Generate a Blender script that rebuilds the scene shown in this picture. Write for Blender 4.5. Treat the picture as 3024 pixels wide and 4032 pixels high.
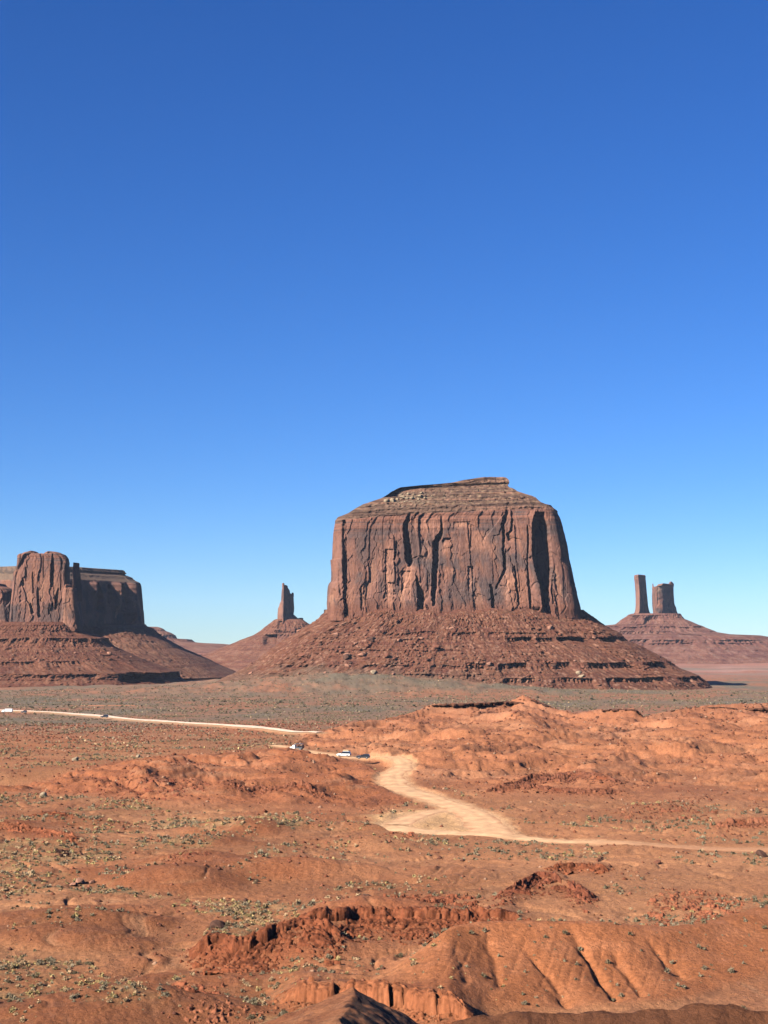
import bpy, math, random
import numpy as np

R = math.radians
scene = bpy.context.scene
for o in list(bpy.data.objects):
    bpy.data.objects.remove(o, do_unlink=True)
COL = scene.collection

# ------------------------------------------------------------------ camera
F, CX, CY, PITCH = 6200.0, 1512.0, 2016.0, R(4.72)      # photograph pixels (3024 x 4032)
cp, sp = math.cos(PITCH), math.sin(PITCH)
cam_data = bpy.data.cameras.new('camera')
cam = bpy.data.objects.new('camera', cam_data)
COL.objects.link(cam)
cam.location = (0, 0, 0)
cam.rotation_euler = (R(90) + PITCH, 0, 0)
cam_data.sensor_fit = 'VERTICAL'
cam_data.sensor_height = 36.0
cam_data.lens = 36.0 * F / 4032.0
cam_data.clip_start = 0.5
cam_data.clip_end = 60000
scene.camera = cam

# ------------------------------------------------------------------ world, sun, exposure
SUN_EL, SUN_AZ = R(31), R(51)      # azimuth counted from straight behind the camera towards the left
world = bpy.data.worlds.new('World')
scene.world = world
world.use_nodes = True
wn = world.node_tree.nodes
wl = world.node_tree.links
wn.clear()
sky = wn.new('ShaderNodeTexSky')
sky.sky_type = 'NISHITA'
sky.sun_disc = False
sky.sun_elevation = SUN_EL
sky.sun_rotation = R(180) + SUN_AZ
sky.altitude = 1700
sky.air_density = 1.0
sky.dust_density = 0.0
sky.ozone_density = 4.0
hsv = wn.new('ShaderNodeHueSaturation')
hsv.inputs['Saturation'].default_value = 1.17
hsv.inputs['Hue'].default_value = 0.503
bg = wn.new('ShaderNodeBackground')
bg.inputs['Strength'].default_value = 0.05
wo = wn.new('ShaderNodeOutputWorld')
wl.new(sky.outputs[0], hsv.inputs['Color'])
# the air of the photograph: a clean blue down to the horizon instead of the yellow rim
tcw = wn.new('ShaderNodeTexCoord')
sep = wn.new('ShaderNodeSeparateXYZ')
rampw = wn.new('ShaderNodeValToRGB')
cr = rampw.color_ramp
cr.elements[0].position = 0.0
cr.elements[0].color = (0.58, 0.76, 1.0, 1)
cr.elements[1].position = 0.42
cr.elements[1].color = (0.42, 0.67, 1.0, 1)
e_ = cr.elements.new(0.10)
e_.color = (0.49, 0.70, 1.0, 1)
mulw = wn.new('ShaderNodeMix')
mulw.data_type = 'RGBA'
mulw.blend_type = 'MULTIPLY'
mulw.inputs['Factor'].default_value = 1.0
wl.new(tcw.outputs['Generated'], sep.inputs[0])
wl.new(sep.outputs['Z'], rampw.inputs[0])
wl.new(hsv.outputs[0], mulw.inputs['A'])
wl.new(rampw.outputs[0], mulw.inputs['B'])
wl.new(mulw.outputs['Result'], bg.inputs['Color'])
wl.new(bg.outputs[0], wo.inputs['Surface'])

sun_data = bpy.data.lights.new('sun', 'SUN')
sun_data.energy = 5.0
sun_data.angle = R(0.5)
sun_data.color = (1.0, 0.93, 0.82)
sun = bpy.data.objects.new('sun', sun_data)
COL.objects.link(sun)
sun.location = (-200, -80, 200)
sun.rotation_euler = (R(90) - SUN_EL, 0, -SUN_AZ)

vs = scene.view_settings
vs.view_transform = 'Standard'
vs.look = 'None'
vs.gamma = 1.0
vs.exposure = 1.45
vs.use_curve_mapping = False
scene.cycles.max_bounces = 6
scene.cycles.volume_bounces = 1
scene.cycles.diffuse_bounces = 0

# ------------------------------------------------------------------ pixel helpers
S = 3024.0 / 1659.0                # the 1659-wide view of the photograph used for measuring


def ray(u, v):
    a, b = (u - CX) / F, (CY - v) / F
    return np.array([a, cp - b * sp, sp + b * cp])


def at(u, v, Y):
    r = ray(u, v)
    return r * (Y / r[1])


def at_z(u, v, z):
    r = ray(u, v)
    return r * (z / r[2])


def zof(v, Y):
    b = (CY - v) / F
    return Y * (sp + b * cp) / (cp - b * sp)


def xof(u, v, Y):
    b = (CY - v) / F
    return Y * ((u - CX) / F) / (cp - b * sp)


# ------------------------------------------------------------------ noise
_rng = np.random.default_rng(7)
_P = np.concatenate([_rng.permutation(256)] * 2).astype(np.int32)
_ang = _rng.uniform(0, 2 * np.pi, 256)
_G2x, _G2y = np.cos(_ang), np.sin(_ang)
_g3 = _rng.normal(size=(256, 3))
_g3 /= np.linalg.norm(_g3, axis=1)[:, None]


def fade(t):
    return t * t * t * (t * (t * 6 - 15) + 10)


def n2(x, y):
    x, y = np.broadcast_arrays(np.asarray(x, float), np.asarray(y, float))
    xi, yi = np.floor(x).astype(np.int32), np.floor(y).astype(np.int32)
    xf, yf = x - xi, y - yi
    xi &= 255
    yi &= 255
    u, v = fade(xf), fade(yf)

    def g(ix, iy, dx, dy):
        h = _P[_P[ix & 255] + (iy & 255)]
        return _G2x[h] * dx + _G2y[h] * dy
    a = g(xi, yi, xf, yf)
    b = g(xi + 1, yi, xf - 1, yf)
    c = g(xi, yi + 1, xf, yf - 1)
    d = g(xi + 1, yi + 1, xf - 1, yf - 1)
    return ((a + u * (b - a)) + v * ((c + u * (d - c)) - (a + u * (b - a)))) * 1.5


def fbm(x, y, o=4, gain=0.5, seed=0.0):
    r, a, s = 0, 1.0, 0.0
    x = np.asarray(x, float) + seed * 17.31
    y = np.asarray(y, float) + seed * 9.73
    for i in range(o):
        r = r + a * n2(x, y)
        s += a
        a *= gain
        x, y = x * 2.03 + 3.1, y * 2.03 + 7.7
    return r / s * 1.4


def billow(x, y, o=4, gain=0.5, seed=0.0):
    r, a, s = 0, 1.0, 0.0
    x = np.asarray(x, float) + seed * 17.31
    y = np.asarray(y, float) + seed * 9.73
    for i in range(o):
        r = r + a * np.minimum(1, np.abs(n2(x, y)) * 1.6)
        s += a
        a *= gain
        x, y = x * 2.03 + 3.1, y * 2.03 + 7.7
    return r / s


def cells(x, y, seed=0, jit=0.9):
    """F1, F2 and two random numbers of the nearest cell"""
    x, y = np.broadcast_arrays(np.asarray(x, float), np.asarray(y, float))
    xi, yi = np.floor(x).astype(np.int32), np.floor(y).astype(np.int32)
    f1 = np.full(x.shape, 9.0)
    f2 = np.full(x.shape, 9.0)
    r1 = np.zeros(x.shape)
    r2 = np.zeros(x.shape)
    for dx in (-1, 0, 1):
        for dy in (-1, 0, 1):
            cx_, cy_ = xi + dx, yi + dy
            h = _P[_P[(cx_ + seed * 31) & 255] + (cy_ & 255)]
            h2 = _P[(h + 57) & 255]
            h3 = _P[(h2 + 91) & 255]
            h4 = _P[(h3 + 13) & 255]
            px = cx_ + 0.5 + (h / 255.0 - 0.5) * jit
            py = cy_ + 0.5 + (h2 / 255.0 - 0.5) * jit
            d = np.hypot(px - x, py - y)
            near = d < f1
            f2 = np.where(near, f1, np.minimum(f2, d))
            r1 = np.where(near, h3 / 255.0, r1)
            r2 = np.where(near, h4 / 255.0, r2)
            f1 = np.where(near, d, f1)
    return f1, f2, r1, r2


def sst(a, b, x):
    t = np.clip((np.asarray(x, float) - a) / (b - a), 0, 1)
    return t * t * (3 - 2 * t)


def lerp(a, b, t):
    return a + (b - a) * t


def mixc(c, d, m):
    m = np.clip(m, 0, 1)[..., None]
    return c * (1 - m) + np.asarray(d) * m


# ------------------------------------------------------------------ materials


def soil_material(name, scale, bump, strength, contrast=0.25, k=0.66, rough=0.95, bdist=0.3):
    m = bpy.data.materials.new(name)
    m.use_nodes = True
    nt = m.node_tree
    n, l = nt.nodes, nt.links
    bs = n['Principled BSDF']
    bs.inputs['Roughness'].default_value = rough
    bs.inputs['Specular IOR Level'].default_value = 0.12
    at_ = n.new('ShaderNodeAttribute')
    at_.attribute_name = 'Col'
    tc = n.new('ShaderNodeTexCoord')
    nz = n.new('ShaderNodeTexNoise')
    nz.inputs['Scale'].default_value = scale
    nz.inputs['Detail'].default_value = 8
    nz.inputs['Roughness'].default_value = 0.68
    l.new(tc.outputs['Object'], nz.inputs['Vector'])
    mr = n.new('ShaderNodeMapRange')
    mr.inputs['From Min'].default_value = 0.25
    mr.inputs['From Max'].default_value = 0.75
    mr.inputs['To Min'].default_value = (1 - contrast) * k
    mr.inputs['To Max'].default_value = (1 + contrast) * k
    l.new(nz.outputs[0], mr.inputs['Value'])
    mx = n.new('ShaderNodeVectorMath')
    mx.operation = 'SCALE'
    l.new(at_.outputs['Color'], mx.inputs[0])
    l.new(mr.outputs[0], mx.inputs['Scale'])
    l.new(mx.outputs[0], bs.inputs['Base Color'])
    bp = n.new('ShaderNodeBump')
    bp.inputs['Strength'].default_value = strength
    bp.inputs['Distance'].default_value = bdist
    nb = n.new('ShaderNodeTexNoise')
    nb.inputs['Scale'].default_value = bump
    nb.inputs['Detail'].default_value = 9
    nb.inputs['Roughness'].default_value = 0.7
    l.new(tc.outputs['Object'], nb.inputs['Vector'])
    l.new(nb.outputs[0], bp.inputs['Height'])
    l.new(bp.outputs[0], bs.inputs['Normal'])
    return m


def plain_material(name, col, rough=0.6, metallic=0.0, spec=0.3, noise=0.0, nscale=3.0):
    m = bpy.data.materials.new(name)
    m.use_nodes = True
    n, l = m.node_tree.nodes, m.node_tree.links
    bs = n['Principled BSDF']
    bs.inputs['Base Color'].default_value = (*col, 1)
    bs.inputs['Roughness'].default_value = rough
    bs.inputs['Metallic'].default_value = metallic
    bs.inputs['Specular IOR Level'].default_value = spec
    if noise:
        tc = n.new('ShaderNodeTexCoord')
        nz = n.new('ShaderNodeTexNoise')
        nz.inputs['Scale'].default_value = nscale
        nz.inputs['Detail'].default_value = 5
        l.new(tc.outputs['Object'], nz.inputs['Vector'])
        rp = n.new('ShaderNodeValToRGB')
        rp.color_ramp.elements[0].position = 0.3
        rp.color_ramp.elements[1].position = 0.7
        rp.color_ramp.elements[0].color = (*[c * (1 - noise) for c in col], 1)
        rp.color_ramp.elements[1].color = (*[min(1, c * (1 + noise)) for c in col], 1)
        l.new(nz.outputs[0], rp.inputs[0])
        l.new(rp.outputs[0], bs.inputs['Base Color'])
    return m


M_GROUND = soil_material('desert_soil', 1.5, 1.3, 1.0, 0.42, k=0.70, bdist=0.4)
M_ROAD = soil_material('packed_sand', 0.9, 1.5, 0.35, 0.20, k=0.74, bdist=0.12)
M_CLIFF = soil_material('sandstone_cliff', 0.3, 0.5, 0.45, 0.25, k=0.47, bdist=1.0)
M_TALUS = soil_material('talus_scree', 0.25, 0.35, 1.0, 0.45, k=0.50, bdist=2.0)
M_OUTCROP = soil_material('red_ledge_rock', 1.8, 2.5, 0.8, 0.35, k=0.60, bdist=0.15)
M_BOULDER = soil_material('boulder_stone', 0.8, 1.2, 0.5, 0.2, k=0.55, bdist=0.3)


# ------------------------------------------------------------------ mesh helpers
def mesh_obj(name, verts, faces, mat, col=None, parent=None, smooth=False):
    """verts (n,3) array, faces (m,3|4) int array"""
    verts = np.asarray(verts, np.float32)
    faces = np.asarray(faces, np.int32)
    me = bpy.data.meshes.new(name)
    k = faces.shape[1]
    me.vertices.add(len(verts))
    me.vertices.foreach_set('co', verts.ravel())
    me.loops.add(faces.size)
    me.loops.foreach_set('vertex_index', faces.ravel())
    me.polygons.add(len(faces))
    me.polygons.foreach_set('loop_start', np.arange(0, faces.size, k, dtype=np.int32))
    me.polygons.foreach_set('loop_total', np.full(len(faces), k, np.int32))
    if smooth:
        me.polygons.foreach_set('use_smooth', np.ones(len(faces), bool))
    me.update(calc_edges=True)
    if col is not None:
        a = me.color_attributes.new('Col', 'FLOAT_COLOR', 'POINT')
        c = np.ones((len(verts), 4), np.float32)
        c[:, :3] = np.asarray(col)
        a.data.foreach_set('color', c.ravel())
    me.materials.append(mat)
    o = bpy.data.objects.new(name, me)
    COL.objects.link(o)
    if parent is not None:
        o.parent = parent
    return o


def compact(verts, faces, col):
    used = np.unique(faces)
    mp = np.full(len(verts), -1, np.int32)
    mp[used] = np.arange(len(used))
    return verts[used], mp[faces], None if col is None else col[used]


def grid_faces(nr, nc, wrap=False):
    i = np.arange(nr - 1)[:, None]
    j = np.arange(nc if wrap else nc - 1)[None, :]
    j2 = (j + 1) % nc
    f = np.stack([i * nc + j, i * nc + j2, (i + 1) * nc + j2, (i + 1) * nc + j], -1)
    return f.reshape(-1, 4)


def tag(o, label=None, cat=None, group=None, kind=None):
    if label:
        o['label'] = label
    if cat:
        o['category'] = cat
    if group:
        o['group'] = group
    if kind:
        o['kind'] = kind
    return o


def empty(name, loc=(0, 0, 0), rz=0.0):
    o = bpy.data.objects.new(name, None)
    o.location = loc
    o.rotation_euler = (0, 0, rz)
    COL.objects.link(o)
    return o


# ------------------------------------------------------------------ terrain
_br = np.array([0, 4, 8, 30, 60, 100, 140, 180, 215, 235, 260, 330, 430, 560, 750, 1000, 1250, 1650,
                2100, 2600, 4000, 5500, 7000, 9500])
_bz = np.array([-1.7, -2, -6, -19, -29, -36, -39.8, -41.2, -40.9, -40.3, -40.2, -40.2, -40.6, -41.5, -44, -49, -54, -59,
                -63.5, -66, -70, -68, -50, -14])
_lr = np.linspace(math.log(1.0), math.log(9600), 1500)
_lz = np.interp(np.exp(_lr), _br, _bz)
_k = np.hanning(41)
_k /= _k.sum()
_lz = np.convolve(np.pad(_lz, 20, mode='edge'), _k, 'valid')


def base_z(r):
    return np.interp(np.log(np.maximum(r, 1.0)), _lr, _lz)


def uo(x, Y, zb):
    """photo column of a ground point"""
    return CX + F * x / np.maximum(Y * cp + zb * sp, 1.0)


def prep(pts):
    """[(Dx, Dy, Y)] -> columns u, distance Y, height z"""
    p = np.array(pts, float)
    u, v, Y = p[:, 0] * S, p[:, 1] * S, p[:, 2]
    return u, Y, zof(v, Y)


RIDGE = prep([(640, 1600, 690), (662, 1592, 715), (690, 1585, 740), (760, 1560, 770), (830, 1553, 790), (880, 1540, 820),
              (935, 1521, 840), (1000, 1520, 850), (1060, 1517, 860), (1105, 1513, 870), (1130, 1499, 872), (1155, 1511, 868),
              (1205, 1533, 860), (1245, 1541, 850), (1300, 1531, 840), (1370, 1531, 835), (1390, 1549, 830),
              (1440, 1538, 845), (1480, 1529, 855), (1560, 1521, 870), (1659, 1521, 880), (1760, 1524, 880), (2400, 1530, 880)])
RIDGE_FOOT = np.array([(640, 668), (690, 640), (760, 585), (840, 500), (900, 455), (1000, 425), (1100, 400), (1400, 400), (1659, 372), (2400, 370)], float)
ru_s = np.linspace(600 * S, 2500 * S, 1200)
rz_s = np.convolve(np.pad(np.interp(ru_s, RIDGE[0], RIDGE[2]), 50, mode='edge'), np.hanning(101) / np.hanning(101).sum(), 'valid')
rY_s = np.convolve(np.pad(np.interp(ru_s, RIDGE[0], RIDGE[1]), 50, mode='edge'), np.hanning(101) / np.hanning(101).sum(), 'valid')
MOUND = prep([(-400, 1720, 480), (20, 1716, 490), (100, 1694, 500), (150, 1673, 508), (200, 1657, 515), (260, 1653, 525),
              (330, 1638, 535), (400, 1631, 550), (480, 1629, 565), (560, 1618, 590), (620, 1613, 600), (665, 1626, 585), (740, 1645, 545),
              (800, 1660, 510), (845, 1680, 478), (880, 1708, 440), (905, 1724, 420)])
MOUND_FOOT = np.array([(-400, 440), (60, 430), (200, 418), (400, 388), (650, 375), (800, 380), (905, 405)], float)
HUMP = prep([(640, 2105, 176), (700, 2092, 179), (760, 2078, 182), (830, 2065, 187), (880, 2050, 190), (930, 2034, 193), (985, 2008, 197), (1040, 1993, 201),
             (1120, 1990, 203), (1200, 1990, 204), (1280, 1990, 205), (1360, 1997, 206), (1440, 2004, 208), (1500, 2000, 212),
             (1560, 1985, 218), (1659, 1955, 226), (1760, 1930, 232), (2300, 1900, 240)])

# ledges: (points along the lip (Dx, Dy), lip height z, rise h, fade behind L, fade in front w)
LEDGES = dict(
    main=([(655, 1986), (715, 1981), (770, 1972), (850, 1970), (930, 1972), (1060, 1972), (1105, 1971), (1135, 1982)], -38.3, 2.6, 12, 6.0),
    left=([(425, 2028), (470, 2026), (510, 2035), (560, 2030), (620, 2016), (660, 2012), (720, 2020)], -38.6, 2.3, 10, 5.0),
    wall=([(618, 2104), (680, 2110), (735, 2110), (830, 2122), (900, 2136), (970, 2152), (1030, 2165)], -37.3, 3.7, 16, 5.0),
    knob=([(1085, 1921), (1130, 1906), (1160, 1893), (1195, 1893), (1230, 1910), (1270, 1922)], -38.6, 1.9, 4, 7.0),
    slab=([(1185, 1872), (1240, 1867), (1310, 1870)], -39.3, 0.9, 6, 3.0),
    edge=([(1555, 1774), (1590, 1771), (1659, 1770), (1760, 1772)], -39.0, 1.7, 14, 4.0),
    dark=([(1090, 1688), (1150, 1677), (1250, 1674), (1330, 1683)], -38.8, 1.6, 14, 5.0),
    low=([(1050, 1706), (1120, 1702), (1190, 1703), (1260, 1705), (1330, 1704)], -39.4, 1.2, 9, 4.0),
    west=([(70, 1756), (110, 1757), (150, 1764)], -39.6, 1.3, 9, 4.0),
    bank=([(0, 1785), (50, 1788), (110, 1800), (165, 1815)], -39.6, 1.5, 14, 4.0),
    rim=([(500, 1700), (560, 1697), (640, 1699), (700, 1706)], -38.6, 1.1, 10, 4.0),
)


def ledge_line(name):
    pts, z, h, L, w = LEDGES[name]
    P = np.array([at_z(a * S, b * S, z) for a, b in pts])
    u = np.array([a * S for a, b in pts])
    return u, P[:, 1], z, h, L, w


ROAD_NEAR = [(1085, 2934, 4.5), (1120, 2941, 5), (1168, 2950, 5.5), (1262, 2966, 6), (1348, 2979, 6.5), (1450, 2994, 6.5), (1535, 3005, 6.5),
             (1586, 3018, 6.5), (1580, 3036, 7), (1545, 3052, 8), (1555, 3080, 8.5), (1610, 3112, 8.5), (1690, 3143, 8), (1770, 3168, 8), (1840, 3194, 8.5),
             (1893, 3222, 9), (1925, 3250, 9.5), (1950, 3274, 8), (2010, 3284, 6.5), (2100, 3293, 6), (2250, 3306, 5.5), (2400, 3316, 5), (2600, 3324, 5),
             (2800, 3332, 5), (3100, 3342, 5), (3500, 3350, 5)]
ROAD_LOOP = [(1545, 3252, 6), (1600, 3262, 8), (1700, 3268, 8), (1820, 3273, 7), (1950, 3278, 5.5)]
ROAD_BACK = [(1560, 3246, 6), (1610, 3222, 6), (1680, 3200, 5), (1760, 3190, 5), (1840, 3196, 6)]
ROAD_FAR = [(-400, 2780, 6.5), (-120, 2795, 6.5), (0, 2802, 6.5), (100, 2806, 5.0), (180, 2810, 4.3), (270, 2815, 5.8), (330, 2820, 10.1), (400, 2826, 9.4), (470, 2832, 6.5), (540, 2838, 5.8), (600, 2843, 9.4), (700, 2850, 5.8), (790, 2857, 7.2), (880, 2863, 6.5), (985, 2871, 10.8), (1050, 2879, 6.5), (1120, 2887, 5.8), (1190, 2895, 5.0), (1260, 2903, 4.3)]


def spline(P, n):
    """Catmull-Rom through the rows of P"""
    P = np.asarray(P, float)
    Q = np.vstack([2 * P[0] - P[1], P, 2 * P[-1] - P[-2]])
    out = []
    for i in range(1, len(Q) - 2):
        t = np.linspace(0, 1, n, endpoint=False)[:, None]
        a, b, c, d = Q[i - 1], Q[i], Q[i + 1], Q[i + 2]
        out.append(0.5 * (2 * b + (c - a) * t + (2 * a - 5 * b + 4 * c - d) * t * t + (3 * b - a - 3 * c + d) * t ** 3))
    out.append(P[-1:])
    return np.vstack(out)


def road_pts(lst, n=6, step=None):
    P = []
    for u, v, w in lst:
        z = -42.0
        for _ in range(12):
            q = at_z(u, v, z)
            z = 0.5 * z + 0.5 * float(base_z(math.hypot(q[0], q[1])))
        P.append((q[0], q[1], w))
    return spline(P, n)


def near_line(x, y, P):
    """distance to polyline P[:, :2]; interpolated other columns"""
    D = np.full(x.shape, 1e9)
    V = np.zeros(x.shape + (P.shape[1] - 2,))
    for a, b in zip(P[:-1], P[1:]):
        d = b[:2] - a[:2]
        L2 = max(d @ d, 1e-9)
        t = np.clip(((x - a[0]) * d[0] + (y - a[1]) * d[1]) / L2, 0, 1)
        dd = np.hypot(x - a[0] - t * d[0], y - a[1] - t * d[1])
        m = dd < D
        D = np.where(m, dd, D)
        V[m] = (a[2:] + (b[2:] - a[2:]) * t[..., None])[m]
    return D, V


SPUR_A = at(1395, 3892, 118.0)
SPUR_B = at(1335, 4045, 84.0)
SPUR_C = at(1420, 3905, 124.0)


def terrain(x, y, road=True):
    """height and cover masks of the desert floor"""
    r = np.hypot(x, y)
    front = y > 1.0
    Y = np.where(front, y, 1.0)
    z = base_z(r)
    u = np.where(front, uo(x, Y, z), np.sign(x) * 1e5 + CX)
    u = np.clip(u, -60000, 60000)
    uD = u / S
    near = sst(110, 170, r) * sst(1100, 700, r)
    z = z + near * (fbm(x / 70, y / 70, 3, seed=1) * 0.9 + fbm(x / 17, y / 17, 4, seed=2) * 0.35)
    z = z + sst(700, 1100, r) * fbm(x / 160, y / 160, 5, seed=3) * lerp(1.2, 5.0, sst(1200, 4000, r))
    # long smooth swells of bare soil in the left foreground
    fg = sst(150, 190, r) * sst(400, 330, r)
    z = z + fg * np.maximum(0, fbm(x / 42 + 4, y / 24, 2, seed=4) - 0.05) * 3.6 * sst(1150, 800, uD)
    rl = 1 - billow((x - 0.9 * y) / 15.0 + n2(x / 12, y / 12), (x + 0.45 * y) / 60.0, 3, 0.5, seed=19)
    z = z - sst(140, 175, r) * sst(560, 380, r) * (1 - sst(820, 980, uD) * sst(240, 215, r)) * (sst(0.62, 0.95, rl) * 0.45 + (billow(x / 4.5, y / 6.5, 3, 0.55, seed=20) - 0.4) * 0.28)
    z = z + sst(120, 150, r) * sst(330, 230, r) * (fbm(x / 1.3, y / 2.2, 3, 0.6, seed=25) * 0.085)
    red = np.zeros(x.shape)
    # --- badlands on the right
    ru, rY, rz = RIDGE
    Yc = np.interp(u, ru, rY)
    Zc = np.interp(u, ru, rz)
    Yf = np.interp(uD, RIDGE_FOOT[:, 0], RIDGE_FOOT[:, 1])
    env = sst(635, 668, uD) * sst(2300, 2000, uD)
    s = np.clip((Y - Yf) / (np.interp(u, ru_s, rY_s) - np.minimum(Yf, Yc - 40)), 0, 1)
    gain_ = (Zc - base_z(np.hypot(u - CX, F) / F * Yc))
    gs = np.interp(u, ru_s, rz_s) - base_z(np.hypot(u - CX, F) / F * np.interp(u, ru_s, rY_s))
    Yf = np.minimum(Yf, Yc - 40)
    Ys_ = np.interp(u, ru_s, rY_s)
    gain_ = lerp(np.minimum(gs * 0.96, gain_ + 2.5), gain_, sst(-60.0, -3.0, Y - Yc))
    rise = np.where(Y < Yc, gain_ * (0.55 * s + 0.45 * s ** 2.2), gain_ * np.exp(-((Y - Yc) / 34.0) ** 2))
    wx = x + fbm(x / 40, y / 40, 2, seed=8) * 9
    wy = y + fbm(x / 40, y / 40, 2, seed=9) * 9
    bl = billow(wx / 36, wy / 50, 4, 0.46, seed=5)
    rg = 1 - billow(wx / 60, wy / 80, 3, 0.5, seed=6)
    rough = sst(0.0, 0.25, s) * sst(1.0, 0.95, s) * np.where(Y < Yc + 2, 1, 0)
    rise = np.where(Y < Yc, rise * (1 - 0.30 * sst(0.25, 0.6, s) * (1 - sst(-13.0, -3.0, Y - Yc))), rise)
    hill = (bl * 5.0 + (rg - 0.6) * 5.0 - 1.9) * rough
    small = (billow(wx / 9, wy / 13, 4, 0.55, seed=7) - 0.4) * 1.5 * sst(0.0, 0.2, s) * np.where(Y < Yc + 30, 1, 0)
    z = z + env * front * (rise + hill + small)
    m1 = env * front * sst(-0.05, 0.12, s) * sst(60, 25, Y - Yc)
    red = np.maximum(red, m1)
    # --- mounds on the left
    mu, mY, mz = MOUND
    Yc2 = np.interp(u, mu, mY)
    Zc2 = np.interp(u, mu, mz)
    Yf2 = np.interp(uD, MOUND_FOOT[:, 0], MOUND_FOOT[:, 1])
    env2 = sst(908, 870, uD) * sst(-380, -200, uD)
    s2 = np.clip((Y - Yf2) / (Yc2 - Yf2), 0, 1)
    g2 = Zc2 - base_z(np.hypot(u - CX, F) / F * Yc2)
    rise2 = np.where(Y < Yc2, g2 * (0.9 * s2 + 0.1 * s2 ** 2), g2 * np.exp(-((Y - Yc2) / 14.0) ** 2))
    ro2 = sst(850, 740, uD) * sst(0.0, 0.25, s2) * sst(1.0, 0.86, s2) * np.where(Y < Yc2 + 1, 1, 0)
    b2 = billow(wx / 24, wy / 38, 4, 0.5, seed=11)
    hill2 = (b2 * 3.8 + (0.5 - billow(wx / 44, wy / 60, 2, 0.5, seed=12)) * 2.8 - 1.2) * ro2
    z = z + env2 * front * (rise2 + hill2 + (billow(wx / 7, wy / 11, 4, 0.55, seed=13) - 0.4) * 1.0 * sst(0, .2, s2) * np.where(Y < Yc2 + 8, 1, 0))
    m2 = env2 * front * sst(0.0, 0.15, s2) * sst(14, 4, Y - Yc2)
    red = np.maximum(red, m2)
    # hard layers crop out as little steps in the red hills
    tq = (z + 0.5 * n2(x / 30, y / 30)) / 1.5
    tf = tq - np.floor(tq)
    tm = np.maximum(m1, m2) * sst(-0.1, 0.3, fbm(x / 45, y / 60, 3, seed=18)) * 0.55
    z = z + tm * (sst(0.55, 0.95, tf) - tf) * 1.5
    # --- smooth gullied hump, right foreground
    hu, hY, hz = HUMP
    Yc3 = np.interp(u, hu, hY)
    Zc3 = np.interp(u, hu, hz)
    env3 = sst(790, 980, uD) * sst(2300, 1900, uD) * front
    dep = lerp(8.0, 27.0, sst(680, 1100, uD))
    s3 = np.clip((Y - (Yc3 - dep)) / dep, 0, 1)
    g3 = Zc3 - base_z(np.hypot(u - CX, F) / F * Yc3)
    lowR = 1 - 0.25 * sst(1380, 1700, uD)
    prof = s3 ** 0.85 * (1 - 0.12 * np.sin(np.pi * s3))
    r3 = np.where(Y < Yc3, g3 * prof, g3 * np.exp(-((Y - Yc3) / 13.0) ** 2))
    gx = x + (Yc3 - Y) * 0.30 + fbm(x / 14, y / 14, 2, seed=14) * 0.9
    gul2 = 1 - np.minimum(1, np.abs(n2(gx / 2.1 + 9.1, y / 40 + 1.0)) * 3.0)
    gm = np.sin(np.pi * np.clip(s3 * 1.05, 0, 1)) ** 0.7 * sst(880, 1000, uD) * sst(1520, 1400, uD)
    cutg = gm * gul2 ** 2 * 0.12
    uw = uD + fbm(x / 3.2, y / 5, 3, seed=24) * 7
    for pts, dpt, wid in (([(1052, .92), (1063, .70), (1078, .30)], 0.55, 13), ([(1128, .75), (1187, .45), (1232, .08)], 0.75, 13), ([(1165, .35), (1205, .22), (1222, .12)], 0.35, 8), ([(1236, .93), (1262, .74), (1300, .45), (1332, .12)], 1.05, 15),
                          ([(1268, .55), (1288, .5), (1312, .36)], 0.4, 9), ([(1318, .80), (1340, .60), (1392, .16)], 0.75, 13), ([(1405, .90), (1434, .68), (1486, .36)], 0.7, 13), ([(1445, .80), (1456, .62), (1470, .5)], 0.35, 9), ([(985, .85), (990, .6), (1010, .25)], 0.3, 12)):
        p_ = np.array(pts)[::-1]
        cu = np.interp(s3, p_[:, 1], p_[:, 0])
        dd_ = np.abs(uw - cu)
        along = sst(p_[-1, 1] + 0.10, p_[-1, 1] - 0.20, s3) * sst(p_[0, 1] - 0.06, p_[0, 1] + 0.05, s3)
        cutg = cutg + env3 * along * dpt * (0.55 * np.clip(1 - dd_ / wid, 0, 1) + 0.60 * np.exp(-(dd_ / (wid * 2.8)) ** 2))
    z = z + env3 * r3 * lowR - cutg
    m3 = env3 * sst(0.0, 0.15, s3) * sst(14, 5, Y - Yc3)
    red = np.maximum(red, m3 * 0.8)
    # --- rock ledges: a step in the ground that fades away behind and in front
    led = np.zeros(x.shape)
    for nm in LEDGES:
        lu, lY, lz, h, L, w = ledge_line(nm)
        pad = (lu[-1] - lu[0]) * 0.10 + 30
        sel = (u > lu[0] - pad) & (u < lu[-1] + pad) & front & (Y > lY.min() - 5 * w) & (Y < lY.max() + 4 * L)
        if not sel.any():
            continue
        us, Ys = u[sel], Y[sel]
        q = np.interp(us, lu, lY) + n2(us / 60.0, np.full(us.shape, 3.3 + lz)) * 1.0 
        e = sst(lu[0] - pad, lu[0] + pad, us) * sst(lu[-1] + pad, lu[-1] - pad, us)
        hh = np.clip(lz - np.interp(q, [100, 180, 215, 260, 430, 560], [-36, -41.2, -40.9, -40.2, -40.6, -41.5]), 0.4, h)
        dlt = np.where(Ys > q, np.exp(-(Ys - q) / L), np.exp(-(q - Ys) / w) * lerp(1.0, 0.62, sst(0.0, 1.2, q - Ys)))
        z[sel] += e * hh * dlt
        led[sel] = np.maximum(led[sel], e * np.exp(-np.abs(Ys - q + 1.5) / (w * 1.2)))
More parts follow.
